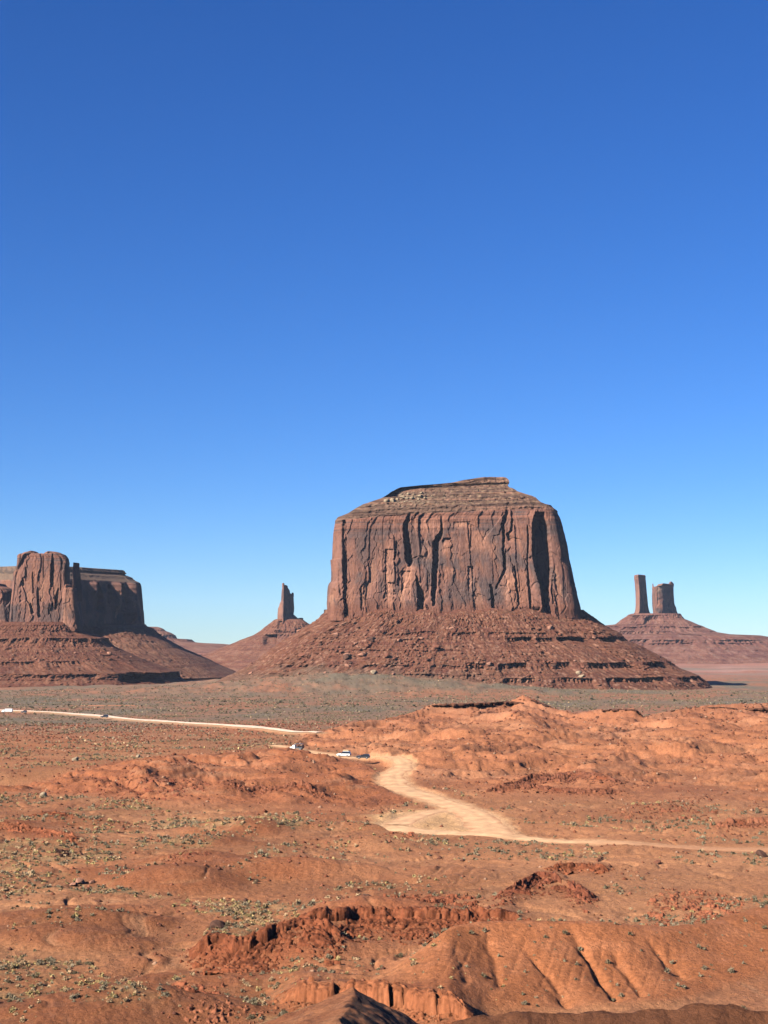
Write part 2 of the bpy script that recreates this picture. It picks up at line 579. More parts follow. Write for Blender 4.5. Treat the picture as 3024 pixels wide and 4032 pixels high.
    # --- dark spur in front, running from its tip back up to the viewpoint
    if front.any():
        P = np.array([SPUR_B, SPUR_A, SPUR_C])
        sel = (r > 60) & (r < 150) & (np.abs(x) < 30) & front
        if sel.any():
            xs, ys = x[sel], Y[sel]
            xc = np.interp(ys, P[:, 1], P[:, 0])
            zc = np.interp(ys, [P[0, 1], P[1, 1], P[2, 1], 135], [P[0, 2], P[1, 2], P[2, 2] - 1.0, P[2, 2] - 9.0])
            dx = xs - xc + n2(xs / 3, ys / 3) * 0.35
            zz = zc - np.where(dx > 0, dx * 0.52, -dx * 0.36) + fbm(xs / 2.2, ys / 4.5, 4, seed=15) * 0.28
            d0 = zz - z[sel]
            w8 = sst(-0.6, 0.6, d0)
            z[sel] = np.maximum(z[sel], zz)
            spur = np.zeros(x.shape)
            spur[sel] = w8 * sst(-0.5, 0.4, dx)  # right face only, where the shade is painted on
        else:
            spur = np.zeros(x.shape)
    # --- low brushy rise along the bottom right
    crest = np.interp(uD, [900, 960, 1040, 1120, 1250, 1400, 1560, 1659, 2300], [2230, 2206, 2190, 2180, 2186, 2180, 2166, 2180, 2200])
    Yk = 112.0
    zk = zof(crest * S, Yk)
    env7 = sst(890, 1000, uD) * sst(2200, 1900, uD) * front
    k7 = np.where(Y < Yk, 0.42, 0.80)
    z7 = zk - np.abs(Y - Yk) * k7 + fbm(x / 3.0, y / 3.0, 4, seed=16) * 0.35
    d7 = np.where(env7 > 0.02, z7 - z, -9)
    brush = sst(-0.3, 0.3, d7) * env7 * sst(3.0, 0.0, Y - Yk)
    z = np.where((env7 > 0.02) & (r < 160), np.maximum(z, lerp(z, z7, env7)), z)
    # --- apron of scrubby hummocks at the foot of the big butte, and small dunes on the plain
    ap = np.exp(-((x + 40) / 210.0) ** 2) * sst(1740, 2080, y) * sst(2700, 2300, y) * 22
    hum = np.exp(-((x + 60) / 330.0) ** 2) * sst(1650, 1850, y) * sst(2700, 2300, y)
    z = z + ap + hum * (billow(x / 60, y / 90, 4, 0.5, seed=17) - 0.35) * 7
    cut = np.zeros(x.shape)
    if road:
        for P, lift, bank in ROADS:
            lo, hi = P[:, :2].min(0) - 30, P[:, :2].max(0) + 30
            sel = (x > lo[0]) & (x < hi[0]) & (y > lo[1]) & (y < hi[1])
            if not sel.any():
                continue
            d, V = near_line(x[sel], y[sel], P)
            w, zr = V[:, 0], V[:, 1]
            d = d + n2(x[sel] / 5, y[sel] / 5) * 0.8
            m = sst(w / 2 + lerp(2.5, 6.0, bank), w / 2 + 0.2, d)
            z[sel] = lerp(z[sel], zr - lift, m)
            cut[sel] = np.maximum(cut[sel], sst(w / 2 + lerp(3.0, 5.0, bank), w / 2 - 0.8, d))
    return z, dict(r=r, Y=Y, u=u, uD=uD, red=red, hump=m3, cut=cut, led=led, spur=spur, brush=brush, m1=m1, m2=m2, s=s, s2=s2, front=front)


ROADS = []
_roads = []
for lst, lift, bank in ((ROAD_NEAR, 0.10, 0.0), (ROAD_LOOP, 0.13, 0.0), (ROAD_BACK, 0.13, 0.0), (ROAD_FAR, 0.35, 1.0)):
    P = road_pts(lst, 6)
    zz, _ = terrain(P[:, 0], P[:, 1], road=False)
    kk = np.hanning(17)
    kk /= kk.sum()
    zs = np.convolve(np.pad(zz, 8, mode='edge'), kk, 'valid')
    if bank:
        zs = np.minimum(zs, base_z(np.hypot(P[:, 0], P[:, 1])) + 1.0) + 1.2
    _roads.append((np.column_stack([P, zs]), lift, bank))
# the turning-place strips take the height of the main track where they meet it
_main = _roads[0][0]
for i in (1, 2):
    P = _roads[i][0]
    d, V = near_line(P[:, 0], P[:, 1], _main)
    P[:, 3] = lerp(V[:, 1], P[:, 3], sst(6, 30, d))
ROADS = _roads


def scrub_density(x, y, m):
    """0..1 cover of low shrubs"""
    r, uD, Y = m['r'], m['uD'], m['Y']
    n = fbm(x / 38, y / 38, 4, seed=21)
    n2_ = fbm(x / 14, y / 14, 3, seed=22)
    d = sst(-0.25, 0.35, n) * 0.55 + sst(-0.1, 0.4, n2_) * 0.45
    d = d * (1 - 0.93 * m['red'])
    d = d * (1 - np.clip(m['cut'] * 1.3, 0, 1)) * (1 - m['led'])
    far = sst(580, 1000, r + fbm(x / 70, y / 110, 3, seed=23) * 140)
    return np.clip(lerp(d, 0.30 + 0.70 * d, far) * (1 - m['red'] * 0.95), 0, 1)


def ground_colour(x, y, z, m):
    r, uD = m['r'], m['uD']
    n1 = fbm(x / 50, y / 50, 4, seed=31)
    nf = fbm(x / 6, y / 6, 4, seed=32)
    c = np.zeros(x.shape + (3,))
    c[:] = (0.360, 0.148, 0.073)
    c = mixc(c, (0.42, 0.195, 0.100), sst(-0.2, 0.45, n1) * 0.85)
    # pale sandy flat right of centre, redder ground on the left
    c = mixc(c, (0.46, 0.215, 0.108), sst(900, 1150, uD) * sst(420, 330, r) * sst(215, 240, r) * 0.6)
    c = mixc(c, (0.26, 0.090, 0.042), sst(-0.1, 0.3, fbm(x / 42 + 4, y / 24, 2, seed=4)) * sst(430, 350, r) * sst(900, 600, uD) * 0.8)
    dens = scrub_density(x, y, m)
    grass = sst(0.35, 0.9, dens) * (1 - sst(600, 750, r))
    c = mixc(c, (0.37, 0.225, 0.115), grass * sst(-0.35, 0.3, nf) * 0.8)
    c = mixc(c, (0.24, 0.105, 0.062), sst(0.1, 0.5, fbm(x / 2.2, y / 3.5, 3, seed=38)) * 0.45 * sst(700, 500, r))
    rl = 1 - billow((x - 0.9 * y) / 15.0 + n2(x / 12, y / 12), (x + 0.45 * y) / 60.0, 3, 0.5, seed=19)
    c = mixc(c, (0.46, 0.24, 0.135), sst(0.70, 0.95, rl) * sst(560, 380, r) * 0.5 * (1 - m['hump']))
    # red badlands
    rc = np.zeros_like(c)
    rc[:] = (0.395, 0.155, 0.078)
    rc = mixc(rc, (0.45, 0.195, 0.105), sst(-0.1, 0.5, n1 + 0.4 * nf))
    rc = mixc(rc, (0.33, 0.112, 0.052), m['m2'] * 0.7)
    rc = mixc(rc, (0.25, 0.090, 0.050), sst(0.10, 0.5, fbm(x / 40, z / 1.1, 4, seed=33)) * 0.6)
    rc = mixc(rc, (0.42, 0.20, 0.115), sst(0.2, 0.6, fbm(x / 60, z / 1.4 + 9, 3, seed=43)) * 0.6)
    c = mixc(c, rc, m['red'])
    hc = np.zeros_like(c)
    hc[:] = (0.365, 0.132, 0.058)
    hc = mixc(hc, (0.42, 0.162, 0.078), sst(-0.2, 0.6, nf))
    c = mixc(c, hc, m['hump'])
    # the scrub plain
    far = sst(560, 1000, r + fbm(x / 70, y / 110, 3, seed=23) * 140) * (1 - m['red'])
    pc = np.zeros_like(c)
    pc[:] = (0.235, 0.142, 0.090)
    patch = fbm(x / 120, y / 260, 4, seed=34)
    pc = mixc(pc, (0.31, 0.140, 0.078), sst(-0.05, 0.35, patch))
    pc = mixc(pc, (0.180, 0.140, 0.095), sst(0.0, 0.5, -patch))
    pc = mixc(pc, (0.34, 0.135, 0.070), sst(0.0, 0.4, fbm(x / 70, y / 120, 3, seed=44)) * sst(1050, 800, r))
    pc = mixc(pc, (0.15, 0.115, 0.08), sst(0.1, 0.5, fbm(x / 9, y / 22, 4, seed=35)) * 0.7)
    pc = mixc(pc, (0.35, 0.17, 0.10), sst(0.2, 0.5, fbm(x / 24, y / 60, 4, seed=36)) * 0.6)
    c = mixc(c, pc, far)
    # distant reddish country in bands
    fr = sst(2700, 3600, r)
    fc = np.zeros_like(c)
    fc[:] = (0.30, 0.15, 0.10)
    bnd = fbm(x / 2600, y / 420, 3, seed=37)
    fc = mixc(fc, (0.24, 0.17, 0.125), sst(0.0, 0.3, bnd))
    fc = mixc(fc, (0.36, 0.15, 0.095), sst(0.0, 0.35, -bnd))
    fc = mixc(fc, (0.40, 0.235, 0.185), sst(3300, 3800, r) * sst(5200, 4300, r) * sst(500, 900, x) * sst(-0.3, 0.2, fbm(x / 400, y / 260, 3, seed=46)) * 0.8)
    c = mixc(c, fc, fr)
    # orange dune on the plain at the left
    dn = np.exp(-((x + 245) / 38.0) ** 2 - ((y - 1400) / 30.0) ** 2)
    c = mixc(c, (0.46, 0.20, 0.10), sst(0.3, 0.7, dn + 0.25 * nf))
    # sand beside the tracks and in the turning place
    q = at_z(1730, 3225, -40.2)
    lot = np.exp(-((x - q[0]) / 15.0) ** 2 - ((y - q[1]) / 26.0) ** 2)
    q2_ = at_z(1640, 3238, -40.2)
    lot = lot + 0.7 * np.exp(-((x - q2_[0]) / 9.0) ** 2 - ((y - q2_[1]) / 16.0) ** 2)
    c = mixc(c, (0.62, 0.360, 0.190), np.clip(sst(0.20, 0.75, lot + 0.22 * nf) + m['cut'] * (1 - 0.6 * sst(2250, 2900, m['u']) * (r < 420)), 0, 1))
    # broken rock by the ledges
    c = mixc(c, (0.27, 0.080, 0.038), np.clip(m['led'] * 1.2, 0, 1) * sst(-0.6, 0.3, nf))
    c = mixc(c, (0.055, 0.034, 0.027), m['spur'] * 0.92 * sst(-0.55, 0.1, fbm(x / 0.9, y / 2.0, 3, seed=39)))  # spur's right face: dark rock with its shade painted into the colour
    c = mixc(c, (0.15, 0.058, 0.030), m['brush'] * 0.9)
    broad = 1 + 0.22 * fbm(x / 85, y / 30, 3, seed=45)
    nearc = sst(1000, 650, r)[..., None] * (1 - m['cut'])[..., None]
    c = c * (1 + nearc * (np.array([0.92, 0.915, 0.84]) * np.clip(broad, 0.7, 1.25)[..., None] - 1))
    return c


# ground sheet: rings and spokes, fine where the view looks
rows = [2.0, 3.0, 4.0, 6.0, 9.0, 14.0, 20.0, 28.0, 38.0, 50.0, 60.0]


def grow(to, q):
    while rows[-1] < to:
        rows.append(rows[-1] * q)


grow(150, 1.0045)
grow(270, 1.0028)
grow(950, 1.0034)
grow(2700, 1.0065)
grow(9500, 1.02)
rr = np.array(rows)
inner = np.arange(-16.4, 16.41, 0.040)
mid = np.arange(16.8, 40.1, 0.5)
outer = np.arange(45, 176, 6.0)
ang = np.radians(np.concatenate([-outer[::-1], -mid[::-1], inner, mid, outer, [180.0]]))
A_, R_ = np.meshgrid(ang, rr)
gx, gy = R_ * np.sin(A_), R_ * np.cos(A_)
gz, gm = terrain(gx, gy)
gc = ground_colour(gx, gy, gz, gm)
gv = np.stack([gx, gy, gz], -1).reshape(-1, 3)
gf = grid_faces(len(rr), len(ang), wrap=True)[:, ::-1]
GROUND_MIN = float(gz.min())
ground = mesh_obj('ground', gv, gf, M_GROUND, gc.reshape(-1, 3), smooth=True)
tag(ground, kind='structure')


def ground_z(x, y):
    z, m = terrain(np.atleast_1d(np.asarray(x, float)), np.atleast_1d(np.asarray(y, float)))
    return z, m


# ------------------------------------------------------------------ roads
def road_mesh(name, idx, lift, col, edge):
    P = ROADS[idx][0]
    Q = spline(P, 4)
    t = np.gradient(Q[:, :2], axis=0)
    t /= np.linalg.norm(t, axis=1)[:, None] + 1e-9
    nrm = np.column_stack([-t[:, 1], t[:, 0]])
    k = np.linspace(-1, 1, 11)
    n = len(Q)
    s = np.arange(n)
    wl_ = Q[:, 2] / 2 * (1 + 0.22 * n2(s / 7.0, np.full(n, 1.5 + idx)))
    wr_ = Q[:, 2] / 2 * (1 + 0.22 * n2(s / 7.0, np.full(n, 7.5 + idx)))
    off = np.where(k[None, :] < 0, k[None, :] * wl_[:, None], k[None, :] * wr_[:, None])
    X = Q[:, None, 0] + nrm[:, None, 0] * off
    Yy = Q[:, None, 1] + nrm[:, None, 1] * off
    Z = Q[:, None, 3] + lift - edge * np.abs(k[None, :]) ** 4 - 0.06 * np.exp(-((np.abs(k[None, :]) - 0.42) / 0.12) ** 2)
    if ROADS[idx][2]:
        Z = Z + off * 0.0 + (Yy - Q[:, None, 1]) * 0.05
    V = np.stack([X, Yy, np.broadcast_to(Z, X.shape)], -1).reshape(-1, 3)
    c = np.zeros((n, 11, 3))
    c[:] = col
    rut = np.exp(-((np.abs(k[None, :]) - 0.42) / 0.16) ** 2) * (0.6 + 0.5 * n2(s[:, None] / 9.0, k[None, :] * 2))
    c *= (1 + 0.16 * rut)[..., None]
    c = mixc(c, (0.42, 0.185, 0.09), sst(0.72, 1.0, np.abs(k[None, :]) + 0.2 * n2(X / 4, Yy / 4)) * (0.8 if not ROADS[idx][2] else 0.25))
    c *= (1 + 0.22 * n2(X / 5, Yy / 5) + 0.12 * n2(X / 1.3, Yy / 3))[..., None]
    if idx == 0:
        uu = uo(X, Yy, Z)
        c = mixc(c, (0.43, 0.205, 0.105), sst(2100, 2700, uu) * 0.88 * (Yy < 420))
    f = grid_faces(n, 11)
    a, b, d = V[f[0, 0]], V[f[0, 1]], V[f[0, 3]]
    if np.cross(b - a, d - a)[2] < 0:
        f = f[:, ::-1]
    return V, f, c.reshape(-1, 3)


V0, f0, c0 = road_mesh('road', 0, 0.03, (0.62, 0.365, 0.195), 0.16)
V1, f1, c1 = road_mesh('road', 1, 0.012, (0.66, 0.395, 0.215), 0.16)
V2, f2, c2 = road_mesh('road', 2, 0.004, (0.62, 0.36, 0.195), 0.16)
tag(mesh_obj('dirt_road', np.vstack([V0, V1, V2]), np.vstack([f0, f1 + len(V0), f2 + len(V0) + len(V1)]), M_ROAD,
             np.vstack([c0, c1, c2]), smooth=True), kind='structure')
V3, f3, c3 = road_mesh('road', 3, 0.25, (0.74, 0.53, 0.39), 0.3)
tag(mesh_obj('dirt_road', V3, f3, M_ROAD, c3, smooth=True), kind='structure')

# ------------------------------------------------------------------ buttes
def plan_curve(kind, nf, nb, a, b, n=5.0, fx=0.4, rot=0.0):
    """closed outline in [-1,1]^2 (y = -1 faces the viewpoint), its outward normals and arc length in metres"""
    if kind == 'super':
        th = np.linspace(-np.pi, np.pi, 8001)
        px = np.sign(np.cos(th)) * np.abs(np.cos(th)) ** (2 / n)
        py = np.sign(np.sin(th)) * np.abs(np.sin(th)) ** (2 / n)
    else:                                   # 'edge': a blunt prism with its front edge at fraction fx
        e = 2 * fx - 1
        pts = np.array([(-1, 0.05), (-0.97, -0.15), (e - 0.05, -0.97), (e + 0.05, -1.0), (0.96, -0.12), (1, 0.05), (0.7, 0.9), (-0.6, 0.9), (-1, 0.05)])
        d = np.concatenate([[0], np.cumsum(np.hypot(np.diff(pts[:, 0]), np.diff(pts[:, 1])))])
        t = np.linspace(0, d[-1], 8001)
        px, py = np.interp(t, d, pts[:, 0]), np.interp(t, d, pts[:, 1])
    X, Yy = px * a, py * b
    s = np.concatenate([[0], np.cumsum(np.hypot(np.diff(X), np.diff(Yy)))])
    front = py[:-1] <= 0.12
    # arc length positions: dense in front, coarse behind
    dens = np.where(front, 1.0, nb / max(nf, 1) * front.sum() / max((~front).sum(), 1))
    cum = np.concatenate([[0], np.cumsum(dens * np.diff(s))])
    tt = np.linspace(0, cum[-1], nf + nb, endpoint=False)
    ss = np.interp(tt, cum, s)
    qx, qy = np.interp(ss, s, px), np.interp(ss, s, py)
    tx, ty = np.interp(ss, s, np.gradient(X)), np.interp(ss, s, np.gradient(Yy))
    ln = np.hypot(tx, ty) + 1e-9
    nx, ny = ty / ln, -tx / ln
    sg = np.sign(np.sum(nx * qx * a + ny * qy * b))
    return qx, qy, nx * sg, ny * sg, ss


def loft(tab, Yref, nr, plan, b_of, refab):
    """rings following the measured outline tab = (v, uL, uR); b_of(half width) gives the half depth"""
    t = np.array(tab, float)
    zt = zof(t[:, 0], Yref)
    xl, xr = xof(t[:, 1], t[:, 0], Yref), xof(t[:, 2], t[:, 0], Yref)
    z = np.linspace(zt[0], zt[-1], nr)
    o = np.argsort(zt)
    XL, XR = np.interp(z, zt[o], xl[o]), np.interp(z, zt[o], xr[o])
    qx, qy, nx, ny, s = plan
    a = (XR - XL) / 2
    c = (XR + XL) / 2
    b = np.array([b_of(ai, zi) for ai, zi in zip(a, z)])
    X = c[:, None] + a[:, None] * qx[None, :]
    Yy = Yref + b[:, None] * qy[None, :]
    Z = np.broadcast_to(z[:, None], X.shape).copy()
    NX, NY = np.broadcast_to(nx, X.shape), np.broadcast_to(ny, X.shape)
    Sg = np.broadcast_to(s, X.shape)
    return X, Yy, Z, NX, NY, Sg


def project(X, Yy, Z):
    dep = Yy * cp + Z * sp
    return CX + F * X / dep, CY - F * (Z * cp - Yy * sp) / dep


def groove(u, v, pts, depth, soft=0.3):
    """a cleft that follows pts = (u, v, width in px): inward depth in metres"""
    p = np.array(pts, float)
    p[:, 2] *= 1.3
    o = np.argsort(p[:, 1])
    p = p[o]
    c = np.interp(v, p[:, 1], p[:, 0])
    w = np.interp(v, p[:, 1], p[:, 2])
    c = c + n2(v / 14.0, c * 0 + p[0, 0] * 0.37) * np.minimum(w * 0.35, 3.0)
    t = np.abs(u - c) / np.maximum(w / 2, 0.5)
    e = sst(p[0, 1] - 10, p[0, 1] + 4, v) * sst(p[-1, 1] + 10, p[-1, 1] - 4, v)
    return depth * sst(1 + soft, 1 - soft, t) * e


def step_right(u, v, pts, depth, tail):
    """rock to the left of the line stands proud, falling back over tail px: outward metres"""
    p = np.array(pts, float)
    p = p[np.argsort(p[:, 1])]
    c = np.interp(v, p[:, 1], p[:, 0]) + n2(v / 16.0, u * 0 + p[0, 0]) * 3
    e = sst(p[0, 1] - 16, p[0, 1] + 16, v) * sst(p[-1, 1] + 16, p[-1, 1] - 16, v)
    t = c - u
    return depth * e * np.where(t > 0, np.clip(1 - t / tail, 0, 1), sst(-2.5, 0, t))


def flutes(s, z, H, amp, seed, bed=0.5):
    """slabs, joints and bedding of a sandstone face; inward metres. H = 0 at the foot, 1 at the rim"""
    sd = int(seed)
    w = s + fbm(s / 60, z / 80, 2, seed=seed) * 2.5
    lo = lerp(1.3, 0.30, sst(0.30, 0.75, H))
    # big facets, then plates, then small slabs: flat faces with hard edges
    a1, a2, p1, p2 = cells(w / 38.0, z / 150.0, seed=sd + 6)
    d = (p1 - 0.5) * 5.5 + (p2 - 0.5) * 0.16 * (w - np.round(w / 38) * 38)
    b1, b2, q1, q2 = cells(w / 16.0 + 0.25 * n2(z / 9, s / 60), z / 66.0 + 0.4 * n2(w / 30, z / 30), seed=sd + 3)
    d += (q1 - 0.5) * 3.6 * lerp(1.0, 0.5, sst(0.5, 0.9, H))
    c1, c2, r1, r2 = cells(w / 7.5 + 0.25 * n2(z / 5, s / 40), z / 34.0, seed=sd + 9)
    d += (r1 - 0.5) * 1.7 * lo
    e1, e2, t1, t2 = cells(w / 3.4, z / 13.0, seed=sd + 19)
    d += (t1 - 0.5) * 0.4 * lo
    # open joints between plates
    d += sst(0.07, 0.0, b2 - b1) * 1.6 * sst(0.35, 0.75, q2) + sst(0.10, 0.0, c2 - c1) * 0.5 * lo * (r2 > 0.5)
    d += fbm(w / 2.5, z / 6.0, 3, seed=seed + 5) * 0.35
    d += bed * np.round(n2(z / 5.5, s / 200 + seed) * 3) / 3 * sst(0.6, 0.9, H) * 1.4
    return d * amp


def cliff_colour(s, z, H, u, v, seed, warm=1.0):
    c = np.zeros(s.shape + (3,))
    c[:] = (0.310, 0.150, 0.110)
    sd = int(seed)
    st = fbm(s / 27, z / 60, 3, seed=seed + 40)
    st2 = fbm(s / 48, z / 46, 4, seed=seed + 41)
    fine = fbm(s / 6.0, z / 24, 3, seed=seed + 42) * 0.7
    w = s + fbm(s / 60, z / 80, 2, seed=seed) * 2.5
    _, _, q1, q2 = cells(w / 16.0 + 0.25 * n2(z / 9, s / 60), z / 66.0 + 0.4 * n2(w / 30, z / 30), seed=sd + 3)
    _, _, r1, r2 = cells(w / 7.5 + 0.25 * n2(z / 5, s / 40), z / 34.0, seed=sd + 9)
    c = c * (0.82 + 0.36 * q2)[..., None]
    c = mixc(c, (0.36, 0.165, 0.108), sst(0.0, 0.5, -st + 0.25 * fine))
    c = mixc(c, (0.165, 0.105, 0.090), sst(0.05, 0.40, st + 0.25 * fine) * 0.8)
    c = mixc(c, (0.125, 0.092, 0.086), sst(0.12, 0.45, st2 + 0.2 * fine) * 0.8)
    # fresh scars where slabs have come away
    c = mixc(c, (0.46, 0.225, 0.145), (r1 > 0.86) * (r2 > 0.3) * sst(0.85, 0.45, H) * 0.8)
    # bedding towards the rim and the crumbly foot
    bd = n2(z / 2.6, s / 300 + seed)
    c = mixc(c, (0.40, 0.175, 0.115), sst(0.80, 0.93, H) * sst(-0.35, 0.2, bd) * 0.8)
    c = mixc(c, (0.17, 0.08, 0.06), sst(0.80, 0.93, H) * sst(0.25, 0.4, n2(z / 1.7 + 3, s / 250 + seed)) * 0.6)
    c = mixc(c, (0.27, 0.110, 0.070), sst(0.14, 0.0, H) * 0.8)
    return c


def talus_colour(s, z, u, v, seed, top, low):
    c = np.zeros(s.shape + (3,))
    c[:] = (0.215, 0.086, 0.048)
    n1 = fbm(s / 30, z / 22, 4, seed=seed + 60)
    n3 = fbm(s / 5, z / 6, 3, seed=seed + 61)
    c = mixc(c, (0.265, 0.115, 0.070), sst(-0.1, 0.5, n1) * 0.7)
    c = mixc(c, (0.17, 0.062, 0.042), sst(0.0, 0.5, -n1) * 0.7)
    c = mixc(c, (0.30, 0.155, 0.10), sst(0.1, 0.5, n3) * 0.6)
    c = mixc(c, (0.14, 0.052, 0.036), sst(0.1, 0.5, -n3) * 0.6)
    _, _, k1, k2 = cells(s / 3.2, z / 2.4, seed=int(seed) + 33)
    c = mixc(c, (0.42, 0.22, 0.145), (k1 > 0.90) * (0.7 if top < 60 and seed == 11.0 else 0.0))
    bd = n2(z / 3.4, s / 500 + seed)
    c = mixc(c, (0.165, 0.056, 0.038), sst(0.15, 0.35, bd) * sst(-0.4, 0.2, n1) * 0.6)
    c = mixc(c, (0.29, 0.125, 0.078), sst(0.2, 0.4, n2(z / 2.3 + 7, s / 400 + seed)) * 0.45)
    return c


def scree(s, z, zt, zb, seed, ledges, u, k=1.3, rub=1.0):
    """relief of a debris apron, inward metres; ledges = (z top, height, u0, u1, strength)"""
    h = (zt - z)
    d = fbm(s / 60, z / 70, 3, seed=seed) * 4.5 * sst(0, 20, h)
    d += (billow(s / 42 + 0.4 * n2(s / 20, z / 20), z / 90, 2, 0.5, seed=seed + 1) - 0.4) * 4.0 * sst(0, 25, h)
    d += fbm(s / 14, z / 10, 4, 0.6, seed=seed + 9) * 2.6 * rub
    d += np.round(n2(z / 3.4, s / 300 + seed) * 2.5) * 0.55 * sst(-0.3, 0.2, fbm(s / 70, z / 40, 2, seed=seed + 12))
    f1, f2, r1, r2 = cells(s / 5.2, z / 3.6, seed=int(seed) + 2)
    d -= np.maximum(0, r1 - 0.5) * 5.0 * sst(0.55, 0.25, f1) * rub
    f1, f2, r1, r2 = cells(s / 2.6, z / 1.9, seed=int(seed) + 4)
    d -= np.maximum(0, r1 - 0.4) * 2.8 * sst(0.55, 0.25, f1) * rub
    d += fbm(s / 6, z / 5, 3, seed=seed + 6) * 0.9
    for zl, hb, u0, u1, stg in ledges:
        zl = zl + fbm(s / 50, s * 0 + zl, 3, seed=seed + 7) * 2.2
        t = zl - z
        m = stg * sst(u0 - 25, u0 + 40, u) * sst(u1 + 25, u1 - 40, u) * sst(-0.28, 0.05, fbm(s / 30, s * 0 + hb * 3.7 + u0 * 0.01, 3, seed=seed + 8))
        col = (1 - np.minimum(1, np.abs(n2(s / 6.5, z / 60 + zl)) * 2.6)) ** 1.4 * 4.0 + (cells(s / 4.0, z / 9.0 + zl, seed=3)[2] - 0.4) * 2.2
        inb = (t > 0) & (t < hb)
        d += m * np.where(inb, k * t + 0.9 + col * sst(0, 0.8, t), np.where(t >= hb, (k * hb) * np.exp(-(t - hb) / 9.0) + col * np.exp(-(t - hb) / 1.6), 0))
        d -= m * np.where((t > -2.2) & (t <= 0), 0.8, 0)
    return d


def lay(name, X, Yy, Z, mat, col, parent, keep=None, wrap=True, top=False):
    nr, nc = X.shape
    V = np.stack([X, Yy, Z], -1).reshape(-1, 3)
    f = grid_faces(nr, nc, wrap=wrap)[:, ::-1]
    C_ = None if col is None else col.reshape(-1, 3)
    if keep is not None:
        f = f[keep.reshape(-1)[f].all(1)]
        V, f, C_ = compact(V, f, C_)
    return mesh_obj(name, V, f, mat, C_, parent)


def close_top(X, Yy, Z, C_, n=10, rough=1.2, seed=1.0):
    """flat crown over the first ring"""
    cx_, cy_ = X[0].mean(), Yy[0].mean()
    t = np.linspace(1, 0, n + 1)[1:][::-1][:, None]
    AX, AY = cx_ + (X[0] - cx_) * t, cy_ + (Yy[0] - cy_) * t
    AZ = Z[0].mean() * (1 - t) + Z[0] * t + fbm(AX / 9, AY / 9, 3, seed=seed) * rough * (1 - t)
    CC = np.broadcast_to(C_[0], (n,) + C_[0].shape)
    return np.vstack([AX, X]), np.vstack([AY, Yy]), np.vstack([AZ, Z]), np.concatenate([CC, C_], 0)


def Z1(x, y, *w):
    return (1250 + x * 0.663, 1850 + y * 0.663) + tuple(k * 0.663 for k in w)


# ---- the big butte in the middle
BY = 2250.0
big = empty('sandstone_butte', (xof(1790, 2420, BY), BY, -64.0))
tag(big, 'broad flat-topped red butte in the centre, the largest one', 'butte', 'sandstone buttes and mesas')


def par(o, root):
    o.parent = root
    o.matrix_parent_inverse = root.matrix_basis.inverted()
    return o


tab = [(58, 985, 1092), (62, 950, 1108), (68, 915, 1116), (76, 860, 1123), (90, 800, 1126), (100, 700, 1122), (108, 610, 1116), (122, 490, 1124), (128, 478, 1145),
       (138, 460, 1158), (150, 440, 1166), (170, 412, 1225), (178, 400, 1252), (190, 380, 1275), (205, 335, 1292), (218, 300, 1312), (230, 262, 1345),
       (236, 255, 1378), (250, 228, 1398), (266, 203, 1418), (280, 180, 1424), (292, 150, 1428), (304, 118, 1434), (322, 107, 1441), (400, 95, 1462), (500, 92, 1486),
       (545, 90, 1492), (548, 81, 1493), (600, 84, 1506), (640, 86, 1514), (672, 84, 1520), (685, 72, 1524), (702, 66, 1528), (760, 60, 1541), (800, 57, 1553),
       (860, 61, 1566), (900, 61, 1572)]
# the sheer front stands nearer than the middle of the butte, so its corners are drawn in accordingly
tab = [(1850 + y * 0.663, CX + (1250 + l * 0.663 - CX) * q, CX + (1250 + r * 0.663 - CX) * q) for y, l, r in tab for q in [1 - 0.022 * min(1, max(0, (y - 190) / 60))]]
pl = plan_curve('super', 860, 120, 180, 92, n=9.0)
X, Yy, Z, NX, NY, Sg = loft(tab, BY, 330, pl, lambda a, z: 92.0, (180, 92))
u, v = project(X, Yy, Z)
rim_v = np.interp(u, [c[0] for c in (Z1(100, 0), Z1(165, 0), Z1(430, 0), Z1(540, 0), Z1(900, 0), Z1(1120, 0), Z1(1375, 0), Z1(1430, 0))],
                  [1850 + 0.663 * q for q in (312, 297, 272, 264, 250, 234, 233, 266)])
fr = np.clip(-NY, 0, 1)
rim_z = np.where(fr > 0.05, zof(rim_v, BY - 85), zof(1850 + 0.663 * 262, BY))
foot_z = zof(1850 + 0.663 * 845, BY)
Hh = (Z - foot_z) / (rim_z - foot_z)
isface = sst(0.5, -1.0, Z - rim_z)
d = flutes(Sg, Z, np.clip(Hh, 0, 1), 1.0, 3.0) * isface
